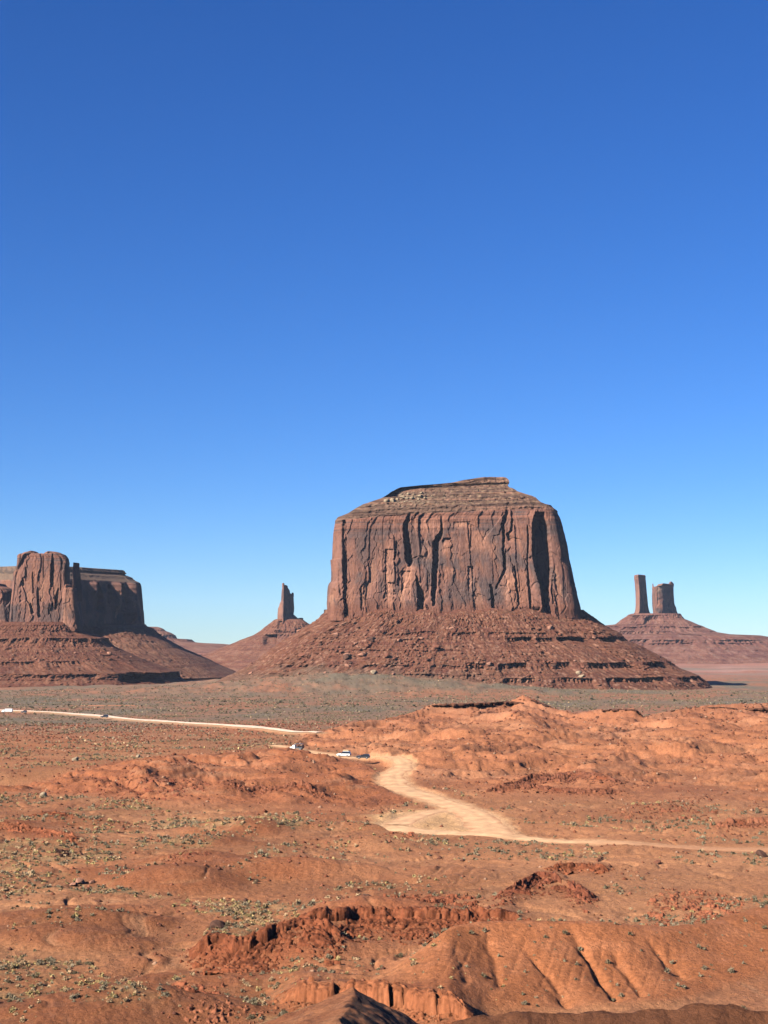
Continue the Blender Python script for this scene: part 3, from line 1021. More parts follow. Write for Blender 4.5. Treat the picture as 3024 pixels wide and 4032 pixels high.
cl = [([Z1(157, 300, 10), Z1(158, 330, 22), Z1(160, 500, 20), Z1(160, 600, 18), Z1(165, 700, 18), Z1(160, 760, 12), Z1(168, 800, 14), Z1(170, 870, 20)], 9),
      ([Z1(90, 715, 16), Z1(84, 800, 24), Z1(80, 860, 26)], 8),
      ([Z1(125, 600, 6), Z1(128, 660, 12), Z1(135, 740, 8)], 4),
      ([Z1(543, 262, 8), Z1(535, 300, 20), Z1(524, 330, 22), Z1(530, 400, 26), Z1(540, 460, 30), Z1(546, 540, 34), Z1(548, 565, 14)], 13),
      ([Z1(590, 640, 8), Z1(600, 690, 14), Z1(612, 720, 30), Z1(618, 770, 32), Z1(612, 830, 26), Z1(612, 870, 22)], 11),
      ([Z1(735, 285, 5), Z1(738, 320, 8), Z1(738, 365, 12), Z1(722, 395, 26), Z1(706, 430, 28), Z1(705, 500, 26), Z1(698, 600, 24), Z1(692, 720, 22), Z1(690, 800, 12)], 12),
      ([Z1(470, 430, 6), Z1(462, 500, 12), Z1(458, 530, 6)], 4),
      ([Z1(400, 740, 6), Z1(396, 760, 10)], 3),
      ([Z1(912, 330, 4), Z1(912, 400, 6), Z1(912, 460, 4)], 3),
      ([Z1(1030, 690, 12), Z1(1040, 750, 14), Z1(1050, 860, 16)], 9),
      ([Z1(1128, 245, 14), Z1(1112, 290, 22), Z1(1102, 330, 16), Z1(1108, 400, 12), Z1(1104, 470, 10), Z1(1115, 590, 14), Z1(1090, 640, 12), Z1(1062, 700, 8)], 7),
      ([Z1(1155, 300, 8), Z1(1152, 360, 12), Z1(1146, 415, 20), Z1(1132, 380, 16)], 7),
      ([Z1(1120, 470, 6), Z1(1118, 560, 10)], 4),
      ([Z1(1245, 340, 6), Z1(1250, 430, 9), Z1(1244, 520, 6), Z1(1250, 640, 9), Z1(1262, 760, 12), Z1(1266, 850, 10)], 5),
      ([Z1(1170, 580, 8), Z1(1180, 660, 10), Z1(1192, 760, 10), Z1(1196, 800, 8)], 5),
      ([Z1(260, 700, 4), Z1(262, 780, 8), Z1(262, 830, 6)], 3),
      ([Z1(655, 620, 4), Z1(655, 700, 8)], 3),
      ([Z1(1395, 640, 6), Z1(1390, 720, 10), Z1(1400, 790, 6)], 4)]
for pts, dp in cl:
    d = d + groove(u, v, pts, dp) * isface * fr
# the tall buttress left of the shaded re-entrant on the right
d = d - step_right(u, v, [Z1(1290, 255), Z1(1292, 330), Z1(1290, 480), Z1(1308, 560), Z1(1316, 640), Z1(1335, 760), Z1(1338, 830)], 9.0, 110) * fr * isface
d = d + groove(u, v, [Z1(1318, 262, 46), Z1(1322, 330, 74), Z1(1330, 500, 86), Z1(1342, 600, 76), Z1(1350, 700, 46), Z1(1346, 810, 22)], 18, 0.12) * isface * fr
d = d - step_right(u, v, [Z1(1470, 280), Z1(1500, 640), Z1(1530, 840)], 3.0, 70) * fr * isface
# slabs that stand proud and scars that have fallen out
for x0, x1, y0, y1, dp in ((402, 450, 470, 770, 2.2), (500, 552, 600, 750, 2.0), (893, 926, 572, 700, 2.6), (808, 908, 308, 342, 1.2), (560, 690, 280, 560, 0.9), (745, 790, 405, 418, 4.0)):
    a0, b0 = Z1(x0, y0)
    a1, b1 = Z1(x1, y1)
    wob = n2(v / 12, u * 0 + x0) * 4
    d = d + dp * sst(a0 - 1.5, a0 + 1.5, u + wob) * sst(a1 + 1.5, a1 - 1.5, u + wob) * sst(b0 - 1, b0 + 1.5, v) * sst(b1 + 22, b1 - 6, v) * isface * fr
# sloping layered cap above the rim
hc = np.maximum(0, Z - rim_z)
hm = hc + fbm(X / 30, Z / 40, 2, seed=4) * 1.2 * (hc > 0)
set_ = np.interp(hm, [0, 3.0, 3.5, 7, 10, 10.5, 15, 18, 18.5, 25, 28, 28.5, 36, 42, 42.5, 52, 54, 62], [0, 0.6, 5, 8, 8.4, 14, 19, 19.4, 26, 32, 32.4, 39, 49, 58, 55, 56, 60, 66])
XC = X + 0.7 * Yy
capn = (fbm(XC / 14, Z / 3.0, 3, seed=6) * 1.6 + np.round(n2(Z / 2.9, XC / 90) * 2.5) / 2.5 * 0.8 + (cells(XC / 7, Z / 5, seed=5)[2] - 0.5) * 2.2 + (cells(XC / 3, Z / 2.2, seed=8)[2] - 0.5) * 1.0)
Yd = np.where(hc > 0, np.maximum(0, BY - 92.0 + set_ - Yy), 0)
d = d + capn * (1 - isface)
side = lerp(1.0, 0.30, sst(0.80, 0.99, np.abs(np.broadcast_to(pl[0], X.shape))))
Xd, Yd = X - NX * d * side, Yy - NY * d * side + Yd
C_ = cliff_colour(Sg, Z, np.clip(Hh, 0, 1), u, v, 3.0)
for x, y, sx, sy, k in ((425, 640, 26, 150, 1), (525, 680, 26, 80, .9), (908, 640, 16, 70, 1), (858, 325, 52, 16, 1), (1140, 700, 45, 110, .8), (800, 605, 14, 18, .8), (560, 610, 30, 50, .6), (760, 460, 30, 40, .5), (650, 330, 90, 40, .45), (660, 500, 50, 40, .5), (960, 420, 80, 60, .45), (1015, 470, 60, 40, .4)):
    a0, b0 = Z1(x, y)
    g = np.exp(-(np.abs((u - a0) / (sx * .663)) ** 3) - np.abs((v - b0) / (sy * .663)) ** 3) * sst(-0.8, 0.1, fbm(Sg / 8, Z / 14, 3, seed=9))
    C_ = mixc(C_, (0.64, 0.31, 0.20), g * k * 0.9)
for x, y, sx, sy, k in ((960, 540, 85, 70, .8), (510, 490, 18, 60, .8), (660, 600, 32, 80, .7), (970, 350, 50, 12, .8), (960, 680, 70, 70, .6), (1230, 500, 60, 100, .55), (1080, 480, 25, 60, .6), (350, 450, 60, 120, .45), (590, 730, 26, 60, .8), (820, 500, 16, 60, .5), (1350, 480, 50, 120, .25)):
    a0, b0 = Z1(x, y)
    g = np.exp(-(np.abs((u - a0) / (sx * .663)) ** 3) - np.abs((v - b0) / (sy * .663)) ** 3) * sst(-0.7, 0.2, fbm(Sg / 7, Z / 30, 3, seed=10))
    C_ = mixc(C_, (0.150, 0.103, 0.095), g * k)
cc = np.zeros_like(C_)
cc[:] = (0.205, 0.118, 0.080)
cc = mixc(cc, (0.12, 0.066, 0.050), sst(-0.05, 0.3, n2(Z / 3.1, XC / 160)) * 0.9)
cc = mixc(cc, (0.34, 0.17, 0.112), sst(0.1, 0.35, n2(Z / 3.7 + 5, XC / 200)) * 0.7)
cc = mixc(cc, (0.30, 0.195, 0.125), sst(0.1, 0.5, fbm(XC / 6, Z / 3, 3, seed=12)) * sst(6, 14, hc))
cc = mixc(cc, (0.36, 0.20, 0.13), sst(42, 44, hc))
_, _, k1_, k2_ = cells(XC / 4.2, Z / 2.8, seed=14)
cc = cc * (0.72 + 0.56 * k1_)[..., None]
a0, b0 = Z1(560, 160)
cc = mixc(cc, (0.46, 0.34, 0.22), np.exp(-((u - a0) / 80) ** 2 - ((v - b0) / 28) ** 2) * sst(0.0, 0.3, fbm(Sg / 4, Z / 3, 2, seed=13)))
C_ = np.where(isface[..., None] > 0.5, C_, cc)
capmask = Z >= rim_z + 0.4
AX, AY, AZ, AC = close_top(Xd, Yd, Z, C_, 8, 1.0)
km = np.vstack([np.ones((8, X.shape[1]), bool), capmask])
nrow = AX.shape[0]
V = np.stack([AX, AY, AZ], -1).reshape(-1, 3)
f = grid_faces(nrow, AX.shape[1], wrap=True)[:, ::-1]
kf = km.reshape(-1)[f].all(1)
V1, f1, c1 = compact(V, f[kf], AC.reshape(-1, 3))
par(mesh_obj('cap_rock', V1, f1, M_CLIFF, c1), big)
V1, f1, c1 = compact(V, f[~kf], AC.reshape(-1, 3))
par(mesh_obj('cliff', V1, f1, M_CLIFF, c1), big)

# its debris apron
tt_ = [(700, 1322, 1258), (700, 1328, 1266), (680, 1345, 1293), (655, 1357, 1312), (640, 1368, 1333), (615, 1383, 1350), (590, 1400, 1388), (560, 1425, 1434), (530, 1443, 1462), (500, 1457, 1495), (470, 1470, 1512), (440, 1490, 1530), (410, 1510, 1550)]
tabt = [(b * S, a * S, c * S) for a, b, c in tt_]
plt_ = plan_curve('super', 1250, 130, 300, 190, n=2.6)
X, Yy, Z, NX, NY, Sg = loft(tabt, BY, 300, plt_, lambda a, z: 104 + (a - 183) * 0.80, (300, 190))
u, v = project(X, Yy, Z)
zt, zb = Z[0, 0], Z[-1, 0]
LB = [(zof(1364 * S, 2135), 2.5, 1150, 1240, 0.9), (zof(1366 * S, 2140), 2.2, 1500, 1990, 0.7), (zof(1366 * S, 2140), 2.2, 1990, 2380, 0.5), (zof(1377 * S, 2120), 5.2, 2000, 2480, 1.15), (zof(1381 * S, 2120), 3.0, 1560, 1700, 0.7),
      (zof(1403 * S, 2100), 1.6, 1250, 1800, 0.35), (zof(1432 * S, 2060), 7.0, 1830, 2680, 1.1), (zof(1437 * S, 2060), 3.0, 1000, 1830, 0.75), (zof(1466 * S, 2030), 5.5, 1980, 2800, 1.15), (zof(1458 * S, 2035), 3.0, 880, 1980, 0.75)]
rub = lerp(0.6, 1.4, sst(-0.2, 0.5, fbm(Sg / 60, Z / 60, 2, seed=8)))
d = scree(Sg, Z, zt, zb, 11.0, LB, u, 1.35, rub)
# debris cones against the cliff foot
cone = fbm(Sg / 38, Sg * 0 + 2.0, 3, seed=18) * 7.0
Zc_ = Z + cone * sst(26, 0, zt - Z) * 0.9
d = d * sst(-2, 8, zt - Z)
side = lerp(1.0, 0.5, sst(0.85, 1.0, np.abs(np.broadcast_to(plt_[0], X.shape))))
Xd, Yd = X - NX * d * side, Yy - NY * d * side
C_ = talus_colour(Sg, Z, u, v, 11.0, zt, zb)
grn = sst(-25, -52, Z + fbm(Sg / 26, Z / 14, 3, seed=70) * 16) * sst(-330, 60, -np.abs(X + 60))
C_ = mixc(C_, (0.20, 0.145, 0.098), grn * 0.75)
Yd2 = np.vstack([Yd[:1] + np.where(NY[:1] < 0, 26, -26), Yd])
Xd2 = np.vstack([Xd[:1] * 0.9, Xd])
Zd2 = np.vstack([Zc_[:1] + 1.5, Zc_])
par(lay('talus_slope', Xd2, Yd2, Zd2, M_TALUS, np.concatenate([C_[:1], C_], 0), big), big)
BIG_T = (Xd, Yd, Zc_, u, NY)


# ---- smaller buttes share one builder
def butte(root, part, tab, Yref, nr, nf, plan, bf, seed, amp, extra=None, kind='cliff', ledges=(), tint=(1, 1, 1), kk=1.3, rub=0.8, cap=0.0, n=4.0, fx=0.4, rough=1.0, rel=1.0):
    t = np.array(tab, float)
    a_ = float(np.median(xof(t[:, 2], t[:, 0], Yref) - xof(t[:, 1], t[:, 0], Yref))) / 2
    p = plan_curve(plan, nf, max(40, nf // 6), a_, bf(a_, 0), n=n, fx=fx)
    X, Yy, Z, NX, NY, Sg = loft(tab, Yref, nr, p, bf, None)
    u, v = project(X, Yy, Z)
    zt, zb = Z[0, 0], Z[-1, 0]
    Hh = (Z - zb) / (zt - zb)
    if kind == 'cliff':
        d = flutes(Sg / amp, Z / amp, np.clip(Hh, 0, 1), amp, seed) * (rel * (0.3 if plan == 'edge' else 1.0))
        C_ = cliff_colour(Sg / amp, Z / amp, Hh, u, v, seed)
    else:
        d = scree(Sg / amp, Z / amp, zt / amp, zb / amp, seed, [(a / amp, b / amp, c, e, g) for a, b, c, e, g in ledges], u, kk, rub) * amp
        d = d * sst(-2, 8, zt - Z)
        C_ = talus_colour(Sg / amp, Z / amp, u, v, seed, zt, zb)
    fr = np.clip(-NY, 0, 1)
    dY = 0
    if extra is not None:
        d, C_, dY = extra(d, C_, u, v, X, Yy, Z, fr, Hh, Sg)
    side = lerp(1.0, 0.35, sst(0.85, 1.0, np.abs(np.broadcast_to(p[0], X.shape))))
    Xd, Yd = X - NX * d * side, Yy - NY * d * side + dY
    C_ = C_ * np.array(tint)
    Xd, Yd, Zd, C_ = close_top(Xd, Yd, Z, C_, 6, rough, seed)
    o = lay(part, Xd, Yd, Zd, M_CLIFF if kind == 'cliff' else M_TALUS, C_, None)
    par(o, root)
    return Xd[6:], Yd[6:], Zd[6:], u, NY


def zl(y):
    return 2150 + y * 0.3617


def ul(x):
    return x * 0.3617


# front tower at the left
LY = 2500.0
low = empty('sandstone_butte', (xof(175, 2470, LY), LY, -64))
tag(low, 'red tower butte with twin bumps on top and a thin spire at its right shoulder', 'butte', 'sandstone buttes and mesas')
tabL = [(88, 240, 686), (92, 230, 698), (98, 222, 706), (110, 213, 718), (140, 212, 740), (180, 209, 747), (230, 203, 748), (258, 196, 748),
        (290, 172, 748), (340, 164, 748), (420, 158, 750), (500, 150, 754), (560, 142, 758), (640, 130, 764), (740, 124, 772), (800, 120, 780), (880, 114, 792), (930, 110, 800)]


def exL(d, C_, u, v, X, Yy, Z, fr, Hh, Sg):
    for pts, dp in (([(570, 90, 8), (570, 200, 26), (568, 330, 26), (562, 430, 20)], 11), ([(276, 250, 10), (280, 300, 16), (278, 360, 8)], 6), ([(415, 470, 14), (412, 600, 18), (420, 760, 20)], 9),
                    ([(350, 300, 8), (356, 500, 12)], 6), ([(632, 480, 12), (615, 560, 24), (606, 680, 18)], 9), ([(330, 640, 10), (345, 720, 24)], 6), ([(540, 640, 10), (528, 730, 14)], 5), ([(245, 360, 10), (248, 420, 14)], 5),
                    ([(470, 120, 6), (470, 330, 8)], 3), ([(665, 300, 6), (660, 470, 10)], 4)):
        d = d + groove(u, v, [(ul(a), zl(b), c * 0.3617) for a, b, c in pts], dp) * fr
    # the saddle between the two bumps on top
    for x, y, sx, sy, k in ((770, 570, 70, 130, .8), (445, 450, 20, 30, .6), (600, 620, 30, 80, .5), (190, 360, 30, 100, .5)):
        g = np.exp(-np.abs((u - ul(x)) / (sx * .3617)) ** 3 - np.abs((v - zl(y)) / (sy * .3617)) ** 3)
        C_ = mixc(C_, (0.44, 0.205, 0.125), g * k)
    # left bump lower parts stand back
    back = sst(zl(430), zl(470), v) * sst(ul(745), ul(760), u) * 10
    return d, C_, back * fr


CLIFF_L = butte(low, 'cliff', [(zl(a), ul(b), ul(c)) for a, b, c in tabL], LY, 230, 420, 'super', lambda a, z: 20.0, 5.0, 1.0, exL, n=7.0, rough=1.0)
tabH = [(424, 755, 775), (430, 745, 792), (440, 735, 798), (456, 725, 806), (462, 720, 852), (500, 712, 860), (560, 704, 863), (640, 696, 868), (740, 688, 882), (800, 682, 893), (880, 674, 908), (930, 668, 915)]


def exH(d, C_, u, v, X, Yy, Z, fr, Hh, Sg):
    g = np.exp(-np.abs((u - ul(775)) / 26) ** 3 - np.abs((v - zl(580)) / 48) ** 3)
    return d, mixc(C_, (0.45, 0.21, 0.13), g * 0.8), 0


butte(low, 'shoulder', [(zl(a), ul(b), ul(c)) for a, b, c in tabH], LY - 16, 120, 160, 'super', lambda a, z: 30.0, 10.0, 0.8, exH, n=4.0)
tabS = [(183, 812, 850), (188, 808, 858), (215, 806, 859), (236, 803, 857), (243, 795, 857), (262, 797, 866), (330, 799, 876), (400, 800, 880), (430, 800, 885), (520, 790, 890), (600, 780, 895)]
butte(low, 'rock_spire', [(zl(a), ul(b), ul(c)) for a, b, c in tabS], LY - 20, 90, 60, 'edge', lambda a, z: 13.0, 6.0, 0.5, fx=0.12, tint=(0.8, 0.8, 0.8))
bump_t = [(62, 545, 575), (66, 525, 625), (74, 505, 655), (86, 495, 680), (110, 480, 700)]
butte(low, 'summit_knob', [(zl(a), ul(b), ul(c)) for a, b, c in bump_t], LY, 14, 60, 'super', lambda a, z: 16.0, 7.0, 0.5, n=3.0)
bump_t = [(56, 340, 375), (62, 318, 392), (72, 275, 408), (86, 245, 425), (110, 220, 450)]
butte(low, 'summit_knob', [(zl(a), ul(b), ul(c)) for a, b, c in bump_t], LY, 14, 60, 'super', lambda a, z: 16.0, 8.0, 0.5, n=3.0)
tabt = [(2450, -20, 325), (2456, -40, 330), (2470, -60, 338), (2489, -90, 349), (2506, -110, 385), (2513, -120, 420), (2528, -140, 428), (2546, -165, 446), (2566, -200, 490), (2580, -225, 526), (2595, -250, 556),
        (2614, -280, 604), (2636, -310, 660), (2644, -320, 698), (2668, -345, 702), (2690, -380, 735), (2720, -420, 780)]
LL = [(zof(2514, LY - 75), 4.0, -300, 470, 0.9), (zof(2604, LY - 150), 5.0, -300, 640, 1.0), (zof(2650, LY - 190), 11.0, 380, 740, 1.2), (zof(2655, LY - 190), 4.0, 60, 380, 0.7), (zof(2560, LY - 100), 2.0, 380, 560, 0.8), (zof(2580, LY - 110), 2.0, 400, 600, 0.8)]
LOW_T = butte(low, 'talus_slope', tabt, LY, 230, 700, 'super', lambda a, z: 52 + (a - 68) * 1.0, 14.0, 1.0, kind='talus', ledges=LL, n=2.4, rub=0.9)

# the left flank mass that runs out of the frame
tabF = [(405, -60, -20), (412, -160, 20), (440, -200, 45), (470, -220, 130), (500, -240, 160), (600, -260, 175), (700, -280, 185), (880, -300, 200), (920, -320, 205)]
butte(low, 'side_buttress', [(zl(a), ul(b), ul(c)) for a, b, c in tabF], LY + 12, 130, 200, 'super', lambda a, z: 34.0, 9.0, 1.0, n=4.0, tint=(1.35, 1.3, 1.25))

# the long mesa behind it
MY = 2960.0
mesa = empty('sandstone_mesa', (xof(250, 2500, MY), MY, -66))
tag(mesa, 'long flat mesa half in shadow behind the left tower butte', 'mesa', 'sandstone buttes and mesas')
tabM = [(258, -1100, 1320), (264, -1110, 1336), (280, -1112, 1344), (292, -1115, 1360), (300, -1115, 1356), (308, -1115, 1340), (320, -1120, 1370), (340, -1125, 1425), (362, -1130, 1446), (378, -1135, 1470), (398, -1140, 1516), (420, -1142, 1528),
        (440, -1145, 1533), (600, -1150, 1548), (800, -1160, 1562), (880, -1170, 1568), (930, -1170, 1572)]


def exM(d, C_, u, v, X, Yy, Z, fr, Hh, Sg):
    rim = zof(zl(400), MY - 70)
    hc = np.maximum(0, Z - rim) + fbm(Sg / 40, Z / 50, 2, seed=3) * 3
    st = np.interp(hc, [0, 4, 10, 24, 34, 42, 43, 70], [0, 3, 12, 26, 38, 50, 48, 50])
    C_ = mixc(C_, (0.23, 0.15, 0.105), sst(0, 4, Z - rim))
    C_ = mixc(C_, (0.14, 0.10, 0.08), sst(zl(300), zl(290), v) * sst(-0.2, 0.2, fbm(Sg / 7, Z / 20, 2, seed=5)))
    for pts, dp in (([(1060, 420, 20), (1080, 560, 60), (1080, 700, 60)], 22), ([(1330, 430, 30), (1350, 560, 50), (1340, 700, 40)], 16), ([(1190, 430, 14), (1200, 600, 30)], 14), ([(1480, 430, 12), (1482, 600, 16)], 8)):
        d = d + groove(u, v, [(ul(a), zl(b), c * 0.3617) for a, b, c in pts], dp, 0.5) * fr
    for c0, hw, am, y0, y1 in ((1262, 58, 30, 400, 700), (1440, 56, 44, 400, 830), (1010, 60, 20, 400, 560), (1350, 30, 16, 560, 760)):
        tt = np.clip(1 - np.abs(u - ul(c0) + n2(v / 20, u * 0 + c0) * 4) / (hw * 0.3617), 0, 1)
        d = d - am * tt * sst(zl(y0) - 6, zl(y0) + 6, v) * sst(zl(y1) + 14, zl(y1) - 30, v) * fr
    return d + 0.8 * fbm(Sg / 9, Z / 3, 3, seed=6) * sst(0, 4, Z - rim), C_, st * fr ** 0.5


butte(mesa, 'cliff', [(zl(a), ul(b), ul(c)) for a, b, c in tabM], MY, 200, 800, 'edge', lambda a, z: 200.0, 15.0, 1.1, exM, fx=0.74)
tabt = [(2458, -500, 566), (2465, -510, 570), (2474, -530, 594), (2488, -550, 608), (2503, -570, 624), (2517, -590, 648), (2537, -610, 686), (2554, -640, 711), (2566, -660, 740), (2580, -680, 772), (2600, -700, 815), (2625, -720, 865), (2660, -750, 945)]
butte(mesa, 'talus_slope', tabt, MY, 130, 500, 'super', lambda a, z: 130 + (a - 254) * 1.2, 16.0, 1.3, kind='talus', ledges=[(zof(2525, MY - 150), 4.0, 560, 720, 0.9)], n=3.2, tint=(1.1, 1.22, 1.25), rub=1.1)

# low far mesa seen through the gap
FY = 6200.0
fm = empty('sandstone_mesa', (xof(650, 2520, FY), FY, -40))
tag(fm, 'low distant stepped mesa in the gap between the left butte and the thin spire', 'mesa', 'sandstone buttes and mesas')
tabf = [(2468, 560, 618), (2471, 540, 630), (2478, 500, 645), (2484, 480, 650), (2492, 440, 672), (2503, 400, 690), (2507, 380, 692), (2515, 350, 697), (2517, 320, 752), (2521, 300, 757), (2529, 280, 766), (2532, 260, 800),
        (2535, 240, 875), (2541, 200, 930), (2552, 100, 1000), (2570, 0, 1120)]
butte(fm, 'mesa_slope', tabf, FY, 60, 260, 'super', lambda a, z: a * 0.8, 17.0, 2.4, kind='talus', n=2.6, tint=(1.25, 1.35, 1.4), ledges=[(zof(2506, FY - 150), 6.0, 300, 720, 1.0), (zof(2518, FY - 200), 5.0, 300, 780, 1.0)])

# thin spire right of the gap
NY_ = 4200.0


def zm(y):
    return 2250 + y / 5.53


def um(x):
    return 1000 + x / 5.53


needle = empty('sandstone_butte', (xof(1130, 2450, NY_), NY_, -66))
tag(needle, 'small jagged spire butte with a notched top, left of the big butte', 'butte', 'sandstone buttes and mesas')
tabn = [(255, 625, 650), (262, 614, 662), (330, 612, 664), (372, 618, 668), (376, 610, 668), (420, 606, 676), (500, 598, 690), (640, 590, 700), (700, 562, 705), (760, 545, 712), (800, 526, 716), (930, 513, 722), (1040, 510, 726), (1120, 508, 730)]


def ext_n(d, C_, u, v, X, Yy, Z, fr, Hh, Sg):
    g = np.exp(-np.abs((u - um(570)) / 9.0) ** 3 - np.abs((v - zm(840)) / 26.0) ** 3)
    return d, mixc(C_, (0.44, 0.23, 0.155), g * 0.8), 0


butte(needle, 'rock_spire', [(zm(a), um(b), um(c)) for a, b, c in tabn], NY_ - 8, 150, 110, 'edge', lambda a, z: 16.0, 21.0, 0.45, ext_n, fx=0.66, tint=(0.9, 0.9, 0.95))
tabn = [(303, 690, 714), (312, 676, 722), (340, 664, 724), (356, 660, 738), (395, 658, 764), (412, 655, 778), (450, 652, 780), (472, 650, 792), (492, 650, 812), (506, 648, 862), (640, 646, 866), (800, 642, 876), (870, 640, 872), (935, 636, 862), (960, 634, 890), (1000, 630, 935), (1050, 626, 985), (1120, 620, 1020)]
butte(needle, 'cliff', [(zm(a), um(b), um(c)) for a, b, c in tabn], NY_, 150, 130, 'edge', lambda a, z: 42.0, 22.0, 0.45, None, fx=0.06)
tabn = [(462, 832, 858), (470, 820, 864), (492, 812, 868), (560, 812, 868)]
butte(needle, 'summit_knob', [(zm(a), um(b), um(c)) for a, b, c in tabn], NY_ + 4, 30, 30, 'edge', lambda a, z: 7.0, 23.0, 0.3, None, fx=0.2)
tabn = [(1012, 980, 1058), (1020, 960, 1072), (1060, 955, 1078), (1110, 950, 1085)]
butte(needle, 'bench_block', [(zm(a), um(b), um(c)) for a, b, c in tabn], NY_, 20, 40, 'edge', lambda a, z: 10.0, 24.0, 0.3, None, fx=0.1)
tabt = [(2438, 1086, 1186), (2442, 1078, 1196), (2450, 1070, 1206), (2466, 1048, 1230), (2482, 1030, 1246), (2500, 1002, 1272), (2520, 950, 1310), (2535, 915, 1345), (2560, 850, 1410), (2590, 770, 1480), (2620, 680, 1560), (2650, 600, 1640)]


def ext_t(d, C_, u, v, X, Yy, Z, fr, Hh, Sg):
    # a dark alcove and a second smaller one on the slope
    for x0, x1, y0, y1, dp in ((215, 490, 1385, 1600, 24), (520, 650, 1085, 1240, 10), (480, 690, 1290, 1330, 5), (900, 1050, 1240, 1300, 6)):
        wob = n2(u / 4, v / 9) * 2
        d = d + dp * sst(um(x0) - 2, um(x0) + 2, u + wob) * sst(um(x1) + 3, um(x1) - 3, u + wob) * sst(zm(y0) - 2, zm(y0) + 2, v) * sst(zm(y1) + 6, zm(y1) - 6, v) * fr
    return d, C_, 0


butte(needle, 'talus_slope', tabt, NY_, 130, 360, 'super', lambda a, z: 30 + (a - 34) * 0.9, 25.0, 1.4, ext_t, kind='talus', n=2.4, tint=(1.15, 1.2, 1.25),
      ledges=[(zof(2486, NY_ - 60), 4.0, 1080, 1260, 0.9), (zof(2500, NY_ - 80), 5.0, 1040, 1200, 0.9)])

# pillar and castle on the right
PY = 5400.0


def zr(y):
    return 2220 + y / 5.53


def ur(x):
    return 2420 + x / 5.53


cas = empty('sandstone_butte', (xof(2600, 2450, PY), PY, -64))
tag(cas, 'far butte at right with a tall pillar beside a wider castle-like tower', 'butte', 'sandstone buttes and mesas')
tabp = [(243, 445, 640), (252, 430, 664), (268, 426, 676), (330, 428, 676), (400, 438, 684), (500, 446, 692), (600, 455, 700), (750, 460, 716), (900, 460, 728), (960, 456, 738), (1010, 450, 750), (1060, 436, 766), (1090, 405, 790), (1130, 380, 800)]


def ext_p(d, C_, u, v, X, Yy, Z, fr, Hh, Sg):
    C_ = mixc(C_, (0.42, 0.215, 0.15), np.exp(-np.abs((u - ur(500)) / 7) ** 3) * sst(zr(420), zr(470), v) * 0.7)
    return d, C_, 0


butte(cas, 'pillar', [(zr(a), ur(b), ur(c)) for a, b, c in tabp], PY, 170, 110, 'edge', lambda a, z: 38.0, 31.0, 0.55, ext_p, fx=0.17)
tabc = [(442, 965, 1240), (452, 940, 1290), (470, 935, 1288), (490, 900, 1286), (506, 826, 1282), (560, 822, 1282), (700, 816, 1286), (850, 820, 1298), (900, 822, 1310), (950, 826, 1336), (1050, 838, 1362), (1120, 845, 1396), (1160, 850, 1424), (1200, 866, 1480), (1270, 880, 1560)]


def ext_c(d, C_, u, v, X, Yy, Z, fr, Hh, Sg):
    d = d - step_right(u, v, [(ur(1000), zr(450)), (ur(1010), zr(1060))], 11.0, 14) * fr
    d = d + groove(u, v, [(ur(905), zr(500), 12), (ur(910), zr(1060), 12)], 5) * fr
    C_ = mixc(C_, (0.40, 0.25, 0.17), np.exp(-np.abs((u - ur(1000)) / 12) ** 3 - np.abs((v - zr(540)) / 16) ** 3) * 0.9)
    return d, C_, 0


butte(cas, 'cliff', [(zr(a), ur(b), ur(c)) for a, b, c in tabc], PY, 170, 200, 'edge', lambda a, z: 74.0, 32.0, 0.7, ext_c, fx=0.03)
tabk = [(386, 1212, 1238), (395, 1200, 1256), (425, 1182, 1284), (450, 1160, 1290), (520, 1150, 1285)]
butte(cas, 'summit_knob', [(zr(a), ur(b), ur(c)) for a, b, c in tabk], PY + 5, 30, 40, 'edge', lambda a, z: 12.0, 33.0, 0.4, None, fx=0.2)
tabk = [(430, 828, 838), (470, 822, 846), (520, 818, 858), (560, 816, 862)]
butte(cas, 'summit_knob', [(zr(a), ur(b), ur(c)) for a, b, c in tabk], PY - 2, 30, 24, 'edge', lambda a, z: 6.0, 34.0, 0.3, None, fx=0.5)


def u3(x):
    return 2300 + x * 0.4365


def v3(y):
    return 2200 + y * 0.4365


tabt = [(496, 430, 858), (505, 405, 866), (520, 388, 872), (545, 345, 895), (565, 320, 950), (592, 285, 1005), (604, 160, 1040), (640, 80, 1130), (662, 0, 1178), (682, -80, 1290), (692, -120, 1560), (706, -160, 1640), (740, -240, 1740), (790, -360, 1850), (850, -480, 2000), (940, -640, 2300)]
LR = [(zof(v3(512), PY - 90), 17, 2380, 2590, 1.2), (zof(v3(612), PY - 160), 6, 2250, 2820, 1.0), (zof(v3(655), PY - 230), 9, 2250, 2830, 1.1), (zof(v3(735), PY - 330), 9, 2300, 3030, 1.1), (zof(v3(760), PY - 350), 6, 2300, 3030, 0.9)]
butte(cas, 'talus_slope', [(v3(a), u3(b), u3(c)) for a, b, c in tabt], PY, 150, 520, 'super', lambda a, z: 92 + (a - 92) * 0.62, 35.0, 2.0, kind='talus', ledges=LR, n=2.6, tint=(1.12, 1.22, 1.45), kk=1.0, rub=0.7)

